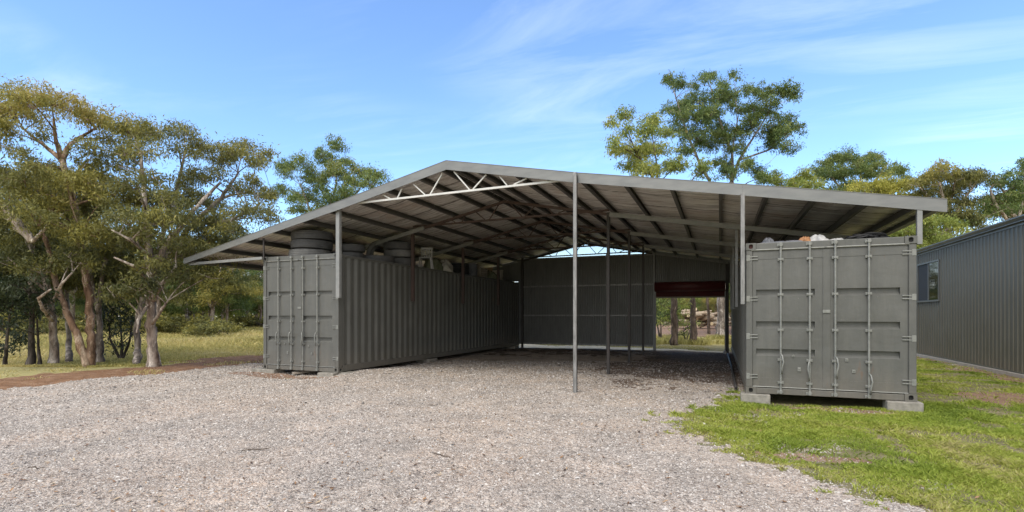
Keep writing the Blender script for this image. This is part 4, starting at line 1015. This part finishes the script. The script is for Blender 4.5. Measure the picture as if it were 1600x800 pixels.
tree('leafy_tree', 'pale lime bushy tree filling the gap above the right container', 'tree', be, pe, cl(F2, 26.5, 1.2, 20, .5, copies=3), 'lime', 'grey', .15, 1.5, 20, sub=.25)
G1 = [(1560,287,12),(1569,276,12),(1583,292,13),(1594,283,12),(1576,305,12),(1549,314,11),(1587,310,13),(1538,318,11),(1605,300,14),(1560,325,13),(1540,335,13),(1600,270,8),(1594,254,6),(1610,265,12),(1620,300,16),(1580,325,13)]
bg = at(1600, 520, 29); bg = (bg[0], bg[1], 0.)
tree('paperbark_tree', 'white limbed gum leaning over the green shed roof at the right edge', 'tree', bg,
     [[(*bg[:2], -.1, .24), P3(1596,400,29,.2), P3(1590,345,29,.14)], [P3(1590,345,29,.10), P3(1577,325,29,.08), P3(1570,305,29,.06), P3(1562,288,29,.03)], [P3(1575,345,28.6,.09), P3(1562,328,28.6,.08), P3(1552,312,28.6,.07), P3(1547,295,28.6,.04)], [P3(1590,345,29,.09), P3(1600,310,29,.06), P3(1600,270,29,.03)]],
     cl(G1, 29, 1.6, 21, .4, copies=3), 'green', 'pale', .17, 1.4, 21, sub=.28)

# --- small plants near the rear doorway
def bush(name, label, x, y, h, w, leaf, seed, cat='shrub', group=None, size=.14, n=9, dens=.8):
    q = np.random.default_rng(seed); cs = []
    for k in range(n):
        a = q.uniform(0, 6.28); r = w * math.sqrt(q.uniform(0, 1)) * .7; zz = h * q.uniform(.3, .85)
        cs.append((np.array([x + r * math.cos(a), y + r * math.sin(a), zz]), w * q.uniform(.3, .5), q.uniform(.2, .7)))
    st = [[(x + q.normal() * .05, y + q.normal() * .05, -.05, .03 + .01 * h), (x + q.normal() * w * .3, y + q.normal() * w * .3, h * .4, .02), (x + q.normal() * w * .4, y + q.normal() * w * .4, h * .75, .01)] for _ in range(3)]
    return tree(name, label, cat, (x, y, 0), st, cs, leaf, 'dark', size, dens, seed, group, sub=max(.16, .16 * w))
p = at(1036, 500, 30); bush('shrub', 'dark green shrub at the left side of the rear doorway view', p[0] - .2, p[1] + 1, 3.2, 1.5, 'green', 31)
p = at(1072, 500, 27); bush('shrub', 'thin light green sapling between the two trunks beyond the doorway', p[0], p[1], 1.6, .6, 'lime', 32, n=7, dens=.5)

# --- scattered background trees, one prototype per kind copied
def proto_tree(name, label, seed, h, w, leaf, brk, group, n=30, size=.2):
    q = np.random.default_rng(seed); cs = []
    for k in range(n):
        a = q.uniform(0, 6.28); f = q.uniform(.32, 1.0); r = w * math.sqrt(q.uniform(.05, 1)) * (1 - .55 * max(0, f - .6) / .4)
        cs.append((np.array([r * math.cos(a), r * math.sin(a), h * f]), w * q.uniform(.22, .4), q.uniform(.15, .75)))
    P = [[(0, 0, -.1, .022 * h), (q.normal() * .1, q.normal() * .1, h * .3, .016 * h), (q.normal() * .3, q.normal() * .3, h * .6, .014 * h), (q.normal() * .4, q.normal() * .4, h * .9, .004 * h)]]
    for k in range(3):
        a = q.uniform(0, 6.28); P.append([(0, 0, h * .28, .013 * h), (w * .4 * math.cos(a), w * .4 * math.sin(a), h * .5, .01 * h), (w * .7 * math.cos(a), w * .7 * math.sin(a), h * .75, .004 * h)])
    return tree(name, label, 'tree', (0, 0, 0), P, cs, leaf, brk, size, 1.0, seed, group, twig=False, sub=.4)
protos = [proto_tree('gum_tree', 'mid height olive gum in the bush beyond the paddock', 51, 8.5, 3.2, 'olive', 'pale', 'olive gums beyond the paddock'),
          proto_tree('gum_tree', 'pale trunked green gum in the bush beyond the paddock', 52, 7.0, 2.6, 'green', 'pale', 'green gums beyond the paddock'),
          proto_tree('leafy_tree', 'low lime green tree in the bush beyond the paddock', 53, 5.0, 2.4, 'lime', 'grey', 'low green trees beyond the paddock')]
q = random.Random(99)
spots = []
for i in range(30):                       # left background
    u = q.uniform(-120, 430); d = q.uniform(36, 75)
    if abs(u - 390) < 40 and d < 48: d += 14
    spots.append((u, d))
for i in range(26): spots.append((q.uniform(560, 1120), q.uniform(66, 95)))
for i in range(16): spots.append((q.uniform(1000, 1160), q.uniform(64, 90)))
for i in range(34): spots.append((q.uniform(1170, 1760), q.uniform(40, 62)))
spots += [(352, 40), (292, 44), (405, 52), (378, 60), (330, 58)]
used = [False] * 3
for i, (u, d) in enumerate(spots):
    k = 1 if i >= len(spots) - 5 else (i * 7 + int(u)) % 3
    o = protos[k] if not used[k] else copy_tree(protos[k]); used[k] = True
    c = at(u, 500, d); s = q.uniform(.75, 1.25) * (.8 if 560 < u < 1160 else 1.3 if u > 1165 else 1)
    o.location = (c[0], c[1], 0); o.scale = (s, s, s * q.uniform(.9, 1.15)); o.rotation_euler = (0, 0, q.uniform(0, 6.28))
# far wood closing the horizon
qn = np.random.default_rng(77); n = 2300
dd = qn.uniform(95, 150, n); uu = qn.uniform(-500, 2100, n); a = (uu - 800) / F
cx = dd * (a * cy_ - sy_); cyy = dd * (a * sy_ + cy_)
hh_ = 5 + 6 * vnoise(uu, dd, 60, 3) ; cz_ = hh_ * qn.uniform(.0, 1, n)
V_, t_ = leaves(np.stack([cx, cyy, cz_], 1), np.full(n, 1.7), 55, .95, np.clip(qn.normal(.45, .2, n), 0, 1), qn, .2, .55)
tag(np_mesh('distant_wood', V_, 4, LEAF['olive'], t_), 'far off olive green wood along the horizon', 'wood', kind='stuff')
# low scrub at the paddock's edge
bproto = bush('shrub', 'low grey green scrub bush at the far edge of the paddock', 0, 0, 1.5, 1.5, 'olive', 61, group='scrub bushes at the paddock edge', size=.22, n=10, dens=.9)
first = True
for i in range(26):
    u = q.uniform(-60, 420); d = q.uniform(30, 48) if u < 345 else q.uniform(50, 62)
    if i < 7: u = 262 + i * 12; d = 33 + q.uniform(0, 7)
    o = bproto if first else copy_tree(bproto); first = False
    c = at(u, 500, d); s = q.uniform(.6, 1.15); o.location = (c[0], c[1], 0); o.scale = (s * 1.2, s * 1.2, s * .75); o.rotation_euler = (0, 0, q.uniform(0, 6))

# ------------------------------------------------------------------ grass, pebbles, litter
def blade_mesh(name, XY, h, w, lean, colmat, tint, q):
    n = len(XY); z = hgt(XY[:, 0], XY[:, 1]) - .01
    B = np.stack([XY[:, 0], XY[:, 1], z], 1); a = q.uniform(0, 2*np.pi, n)
    W = np.stack([np.cos(a), np.sin(a), np.zeros(n)], 1) * (w * q.uniform(.6, 1.3, n))[:, None]
    ln = q.normal(size=(n, 2)) * lean; H = (h * q.uniform(.45, 1.25, n))
    T = B + np.stack([ln[:, 0] * H, ln[:, 1] * H, H], 1)
    Mi = B + np.stack([ln[:, 0] * H * .3, ln[:, 1] * H * .3, H * .6], 1)
    V = np.stack([B - W, B + W, Mi + W * .7, T, Mi - W * .7], 1).reshape(-1, 3)
    return np_mesh(name, V, 5, colmat, tint)
gl = leafmat('lawn_blades', [(0, (.22, .30, .045)), (.4, (.38, .46, .07)), (.75, (.48, .49, .12)), (1, (.58, .50, .27))], .4)
gp = leafmat('paddock_blades', [(0, (.33, .31, .09)), (.5, (.58, .50, .19)), (1, (.74, .62, .34))], .35)
q = np.random.default_rng(5)
def scatter(n, x0, x1, y0, y1, keep):
    XY = np.stack([q.uniform(x0, x1, n), q.uniform(y0, y1, n)], 1); return XY[keep(XY[:, 0], XY[:, 1])]
def lawnkeep(x, y):
    zz = zone(x, y); j = vnoise(x, y, .5, 21) * .6 + vnoise(x, y, .16, 22) * .4
    edge = np.clip((x - lawn_x(y)) / 1.1, 0, 1); edge = np.where(y > 10, 1, edge)
    return ((zz == 1) & (q.uniform(size=len(x)) < np.clip((j - .36) * 4.0, .05, 1) * (.25 + .75 * edge))) | ((zz == 5) & (q.uniform(size=len(x)) < .06))
XY = np.concatenate([scatter(520000, -1.0, 6.8, 3.6, 11.0, lawnkeep), scatter(130000, 2.7, 6.8, 11, 24, lawnkeep)])
def strag(x, y):
    d_ = lawn_x(y) - x; nz = vnoise(x, y, .22, 24) * .6 + vnoise(x, y, .07, 25) * .4
    return (y < 11.5) & (d_ > -.6) & (d_ < .55) & (nz > .58 + .45 * np.clip(d_, -.6, .9))
XY = np.concatenate([XY, scatter(160000, -1.6, 2.6, 3.6, 11.4, strag)])
inR = (XY[:, 0] > .45) & (XY[:, 0] < 2.86) & (XY[:, 1] > 9.95) & (XY[:, 1] < 22); XY = XY[~inR]
dist = np.hypot(XY[:, 0], XY[:, 1])
tint = np.clip(.42 + .75 * (vnoise(XY[:, 0], XY[:, 1], .8, 31) - .5) + .35 * (vnoise(XY[:, 0], XY[:, 1], .2, 32) - .5) + q.normal(0, .14, len(XY)), 0, 1)
hh = .028 + .05 * vnoise(XY[:, 0], XY[:, 1], .35, 33) ** 1.7
tag(blade_mesh('lawn_grass', XY, hh, .0028 + .00035 * dist, .8, gl, tint, q), 'short bright green patchy grass in front of the right container', 'grass', kind='stuff')
# grass beyond the shed
XY = scatter(90000, -12, 8, 23.2, 36, lambda x, y: (vnoise(x, y, 1.2, 41) > .35) & (zone(x, y) != 6))
tint = np.clip(.55 + .5 * (vnoise(XY[:, 0], XY[:, 1], 1.5, 42) - .5) + q.normal(0, .15, len(XY)), 0, 1)
tag(blade_mesh('rear_grass', XY, (.05 + .22 * (vnoise(XY[:, 0], XY[:, 1], 1.1, 43) > .55) * (XY[:, 1] > 25)), .011, .5, gp, tint - .25, q), 'green grass growing beyond the rear doorway', 'grass', kind='stuff')
# paddock
def padkeep(x, y): return vnoise(x, y, 1.6, 45) + .5 * vnoise(x, y, .5, 46) > .45
n = 170000; dd = 15 + 55 * q.uniform(0, 1, n) ** 1.6; uu = q.uniform(-150, 430, n)
a = (uu - 800) / F; X = dd * (a * cy_ - sy_); Y_ = dd * (a * sy_ + cy_); XY = np.stack([X, Y_], 1)
zz = zone(X, Y_); far = np.hypot(X, Y_)
XY = XY[((zz == 3) | (X < -24) | (Y_ > 27)) & (X < -15.5) & padkeep(X, Y_)]
far = np.hypot(XY[:, 0], XY[:, 1]); tint = np.clip(.5 + .7 * (vnoise(XY[:, 0], XY[:, 1], 3.5, 47) - .5) + q.normal(0, .16, len(XY)), 0, 1)
sh_ = np.clip((far - 21) / 8, .25, 1)
tag(blade_mesh('paddock_grass', XY, (.18 + .25 * vnoise(XY[:, 0], XY[:, 1], 2.0, 48)) * sh_, .006 + .0007 * far, .4, gp, tint, q), 'tall dry yellow green grass in the paddock behind the left stand', 'grass', kind='stuff')
# weeds at the soil strip
XY = scatter(26000, -19, -12.6, 4, 22, lambda x, y: (zone(x, y) >= 2) & (vnoise(x, y, .7, 51) > .62))
tag(blade_mesh('soil_weeds', XY, .07, .006, .7, gp, q.uniform(0, 1, len(XY)), q), 'sparse weeds on the reddish soil strip', 'weeds', kind='stuff')

# pebbles
def pebblemat():
    m, nt, b = mat('loose_gravel_stones'); b.inputs['Roughness'].default_value = .85; b.inputs['Specular IOR Level'].default_value = .25
    g_ = nt.nodes.new('ShaderNodeNewGeometry')
    r = ramp(nt, g_.outputs['Random Per Island'], [(0, (.10, .095, .09)), (.2, (.25, .225, .203)), (.45, (.385, .343, .308)), (.7, (.475, .428, .385)), (.9, (.53, .495, .455)), (1, (.60, .57, .53))])
    n = noise(nt, 60, 3); d = ramp(nt, n.outputs['Fac'], [(.3, .8), (.7, 1.1)])
    lk(nt, mix(nt, 1, r.outputs[0], d.outputs[0], 'MULTIPLY'), b.inputs['Base Color']); return m
n = 230000; dd = 3.4 + 13.5 * q.uniform(0, 1, n) ** 1.35; uu = q.uniform(-60, 1500, n)
a = (uu - 800) / F; X = dd * (a * cy_ - sy_); Y_ = dd * (a * sy_ + cy_)
zz = zone(X, Y_); kp = (zz == 0) | ((zz == 1) & (X < lawn_x(Y_) + 1.6) & (Y_ < 9.3) & (vnoise(X, Y_, .35, 71) > .62)) | (((zz == 4) | (zz == 5)) & (q.uniform(size=n) < .35)) | ((zz == 1) & (X < lawn_x(Y_) + .5) & (q.uniform(size=n) < .4)); X, Y_, dd = X[kp], Y_[kp], dd[kp]
n = len(X); oct_ = np.array([[1,0,0],[0,1,0],[-1,0,0],[0,-1,0],[0,0,1]], float)
an = q.uniform(0, 6.28, n); sc = (.0034 + .0008 * dd) * np.exp(q.normal(0, .35, n))
Pv = oct_[None] * np.stack([q.uniform(.7, 1.5, n), q.uniform(.6, 1.1, n), q.uniform(.4, .85, n)], 1)[:, None] * sc[:, None, None]
Pv = Pv + q.normal(size=(n, 5, 3)) * sc[:, None, None] * .22
ca, sa = np.cos(an)[:, None], np.sin(an)[:, None]
Pw = np.stack([Pv[..., 0] * ca - Pv[..., 1] * sa, Pv[..., 0] * sa + Pv[..., 1] * ca, Pv[..., 2]], -1) + np.stack([X, Y_, hgt(X, Y_) - .001], 1)[:, None]
Fc = (np.array([[0,1,4],[1,2,4],[2,3,4],[3,0,4]])[None] + (np.arange(n) * 5)[:, None, None]).reshape(-1, 3)
tag(np_idx('gravel_stones', Pw.reshape(-1, 3), Fc, pebblemat()), 'loose pinkish grey gravel stones over the yard', 'gravel', kind='stuff')
# leaf litter
lm = leafmat('leaf_litter_brown', [(0, (.05, .032, .022)), (.4, (.16, .085, .045)), (.7, (.34, .20, .10)), (1, (.45, .36, .24))], .1)
n = 9000; dd = 3.6 + 15 * q.uniform(0, 1, n) ** 1.2; uu = q.uniform(-40, 1600, n); a = (uu - 800) / F
X = dd * (a * cy_ - sy_); Y_ = dd * (a * sy_ + cy_)
kp = (vnoise(X, Y_, 1.3, 61) + .3 * q.normal(size=n) > .55) & ~((X > .4) & (X < 2.9) & (Y_ > 9.8)); X, Y_ = X[kp], Y_[kp]; n = len(X)
cc = np.stack([X, Y_, hgt(X, Y_) + .012], 1); an = q.uniform(0, 6.28, n); l = q.uniform(.025, .07, n); w_ = l * q.uniform(.16, .4, n)
A_ = np.stack([np.cos(an), np.sin(an), q.normal(0, .2, n)], 1) * l[:, None] / 2; B_ = np.stack([-np.sin(an), np.cos(an), q.normal(0, .2, n)], 1) * w_[:, None] / 2
tag(np_mesh('leaf_litter', np.stack([cc - A_, cc + B_, cc + A_, cc - B_], 1).reshape(-1, 3), 4, lm, q.uniform(0, 1, n)), 'scattered dry brown leaves and bark bits on the ground', 'leaf litter', kind='stuff')
# a few sticks one can pick out
for (u, v, L, az, lb) in ((675, 633, .16, .2, 'short dark stick on the gravel left of centre'), (400, 703, .3, .6, 'brown stick lying on the gravel in the middle foreground'), (55, 732, .2, .1, 'small dark stick near the left foreground edge'), (690, 710, .26, 2.9, 'curved brown stick on the foreground gravel'), (395, 585, .3, 2.2, 'grey stick propped near the slab by the left container')):
    d = F * CZ / (v - HY); c = at(u, v, d); z = float(hgt(np.array([c[0]]), np.array([c[1]]))[0])
    m = MB(); m.tube([(-L/2, 0, .01), (-L/6, .02, .016), (L/5, -.01, .014), (L/2, .02, .02)], [.004, .006, .005, .003], 6)
    o = m.build('stick', BARK['ironbark'], smooth=True); o.location = (c[0], c[1], z); o.rotation_euler = (0, -.5 if v == 585 else 0, az); tag(o, lb, 'stick')

# ------------------------------------------------------------------ light
W = bpy.data.worlds.new('World'); S.world = W; W.use_nodes = True
nt = W.node_tree; bg = nt.nodes['Background']
SUN_EL, SUN_DIR = R(52), Vector((.12, .8))           # light travels towards +x +y
sky = nt.nodes.new('ShaderNodeTexSky'); sky.sky_type = 'NISHITA'; sky.sun_disc = False
sky.sun_elevation = SUN_EL; sky.air_density = 1.0; sky.dust_density = .6; sky.ozone_density = 1.6
to_sun = Vector((-SUN_DIR.x, -SUN_DIR.y)).normalized()
sky.sun_rotation = math.atan2(to_sun.x, to_sun.y)
tc = nt.nodes.new('ShaderNodeTexCoord')
sx = nt.nodes.new('ShaderNodeSeparateXYZ'); lk(nt, tc.outputs['Generated'], sx.inputs[0])
# project the view direction on a cloud deck
mx = nt.nodes.new('ShaderNodeMath'); mx.operation = 'MAXIMUM'; lk(nt, sx.outputs['Z'], mx.inputs[0]); mx.inputs[1].default_value = .06
dv = nt.nodes.new('ShaderNodeVectorMath'); dv.operation = 'DIVIDE'; lk(nt, tc.outputs['Generated'], dv.inputs[0])
cb = nt.nodes.new('ShaderNodeCombineXYZ')
for i in range(3): lk(nt, mx.outputs[0], cb.inputs[i])
lk(nt, cb.outputs[0], dv.inputs[1])
mp = nt.nodes.new('ShaderNodeMapping'); mp.inputs['Rotation'].default_value = (0, 0, R(18)); mp.inputs['Scale'].default_value = (.75, 1.9, 0); lk(nt, dv.outputs[0], mp.inputs[0])
n1 = noise(nt, .9, 8, .62, mp.outputs[0], dist=.7)
nm_ = noise(nt, .55, 3, .5, dv.outputs[0]); pm_ = ramp(nt, nm_.outputs['Fac'], [(.45, 0), (.62, 1)])
cr0 = ramp(nt, n1.outputs['Fac'], [(.46, 0), (.80, .26)])
cm_ = nt.nodes.new('ShaderNodeMath'); cm_.operation = 'MULTIPLY'; lk(nt, cr0.outputs[0], cm_.inputs[0]); lk(nt, pm_.outputs[0], cm_.inputs[1])
cr = cm_
# unseen bright cloud overhead and behind the photographer, added for soft neutral light
dt = nt.nodes.new('ShaderNodeVectorMath'); dt.operation = 'DOT_PRODUCT'; lk(nt, tc.outputs['Generated'], dt.inputs[0]); dt.inputs[1].default_value = (math.sin(YAW), -math.cos(YAW), 0)
f1 = nt.nodes.new('ShaderNodeMapRange'); f1.interpolation_type = 'SMOOTHSTEP'; lk(nt, dt.outputs['Value'], f1.inputs['Value']); f1.inputs['From Min'].default_value = -.05; f1.inputs['From Max'].default_value = .5
f2 = nt.nodes.new('ShaderNodeMapRange'); f2.interpolation_type = 'SMOOTHSTEP'; lk(nt, sx.outputs['Z'], f2.inputs['Value']); f2.inputs['From Min'].default_value = .62; f2.inputs['From Max'].default_value = .85
m1 = nt.nodes.new('ShaderNodeMath'); m1.operation = 'MAXIMUM'; lk(nt, f1.outputs[0], m1.inputs[0]); lk(nt, f2.outputs[0], m1.inputs[1])
c2 = ramp(nt, n1.outputs['Fac'], [(.3, .5), (.6, .95)])
m2 = nt.nodes.new('ShaderNodeMath'); m2.operation = 'MULTIPLY'; lk(nt, m1.outputs[0], m2.inputs[0]); lk(nt, c2.outputs[0], m2.inputs[1])
m3 = m2
hz = nt.nodes.new('ShaderNodeMapRange'); hz.interpolation_type = 'SMOOTHSTEP'; lk(nt, sx.outputs['Z'], hz.inputs['Value']); hz.inputs['From Min'].default_value = .15; hz.inputs['From Max'].default_value = .0
hz.inputs['To Min'].default_value = 0; hz.inputs['To Max'].default_value = .7
m4 = nt.nodes.new('ShaderNodeMath'); m4.operation = 'MAXIMUM'; lk(nt, m3.outputs[0], m4.inputs[0]); lk(nt, hz.outputs[0], m4.inputs[1])
sky0 = mix(nt, 1, sky.outputs[0], (.78, .92, 1.08), 'MULTIPLY')
sky0 = mix(nt, cr.outputs[0], sky0, (5.6, 6.0, 6.4))
skyc = mix(nt, m4.outputs[0], sky0, (6.0, 5.75, 5.4))
lk(nt, skyc, bg.inputs['Color']); bg.inputs['Strength'].default_value = .15
sun = bpy.data.lights.new('sun', 'SUN'); sun.energy = 1.3; sun.angle = R(30); sun.color = (1, .94, .85)
so = bpy.data.objects.new('sun', sun); C.objects.link(so)
dirv = Vector((SUN_DIR.normalized().x * math.cos(SUN_EL), SUN_DIR.normalized().y * math.cos(SUN_EL), -math.sin(SUN_EL)))
so.rotation_euler = dirv.to_track_quat('-Z', 'Y').to_euler(); so.location = (-20, -20, 40)

S.render.engine = 'CYCLES'
S.view_settings.view_transform = 'Standard'; S.view_settings.look = 'None'
S.view_settings.exposure = 1.0; S.view_settings.gamma = 1
S.cycles.max_bounces = 8; S.cycles.diffuse_bounces = 5; S.cycles.sample_clamp_indirect = 8
S.render.resolution_x = 1024; S.render.resolution_y = 512
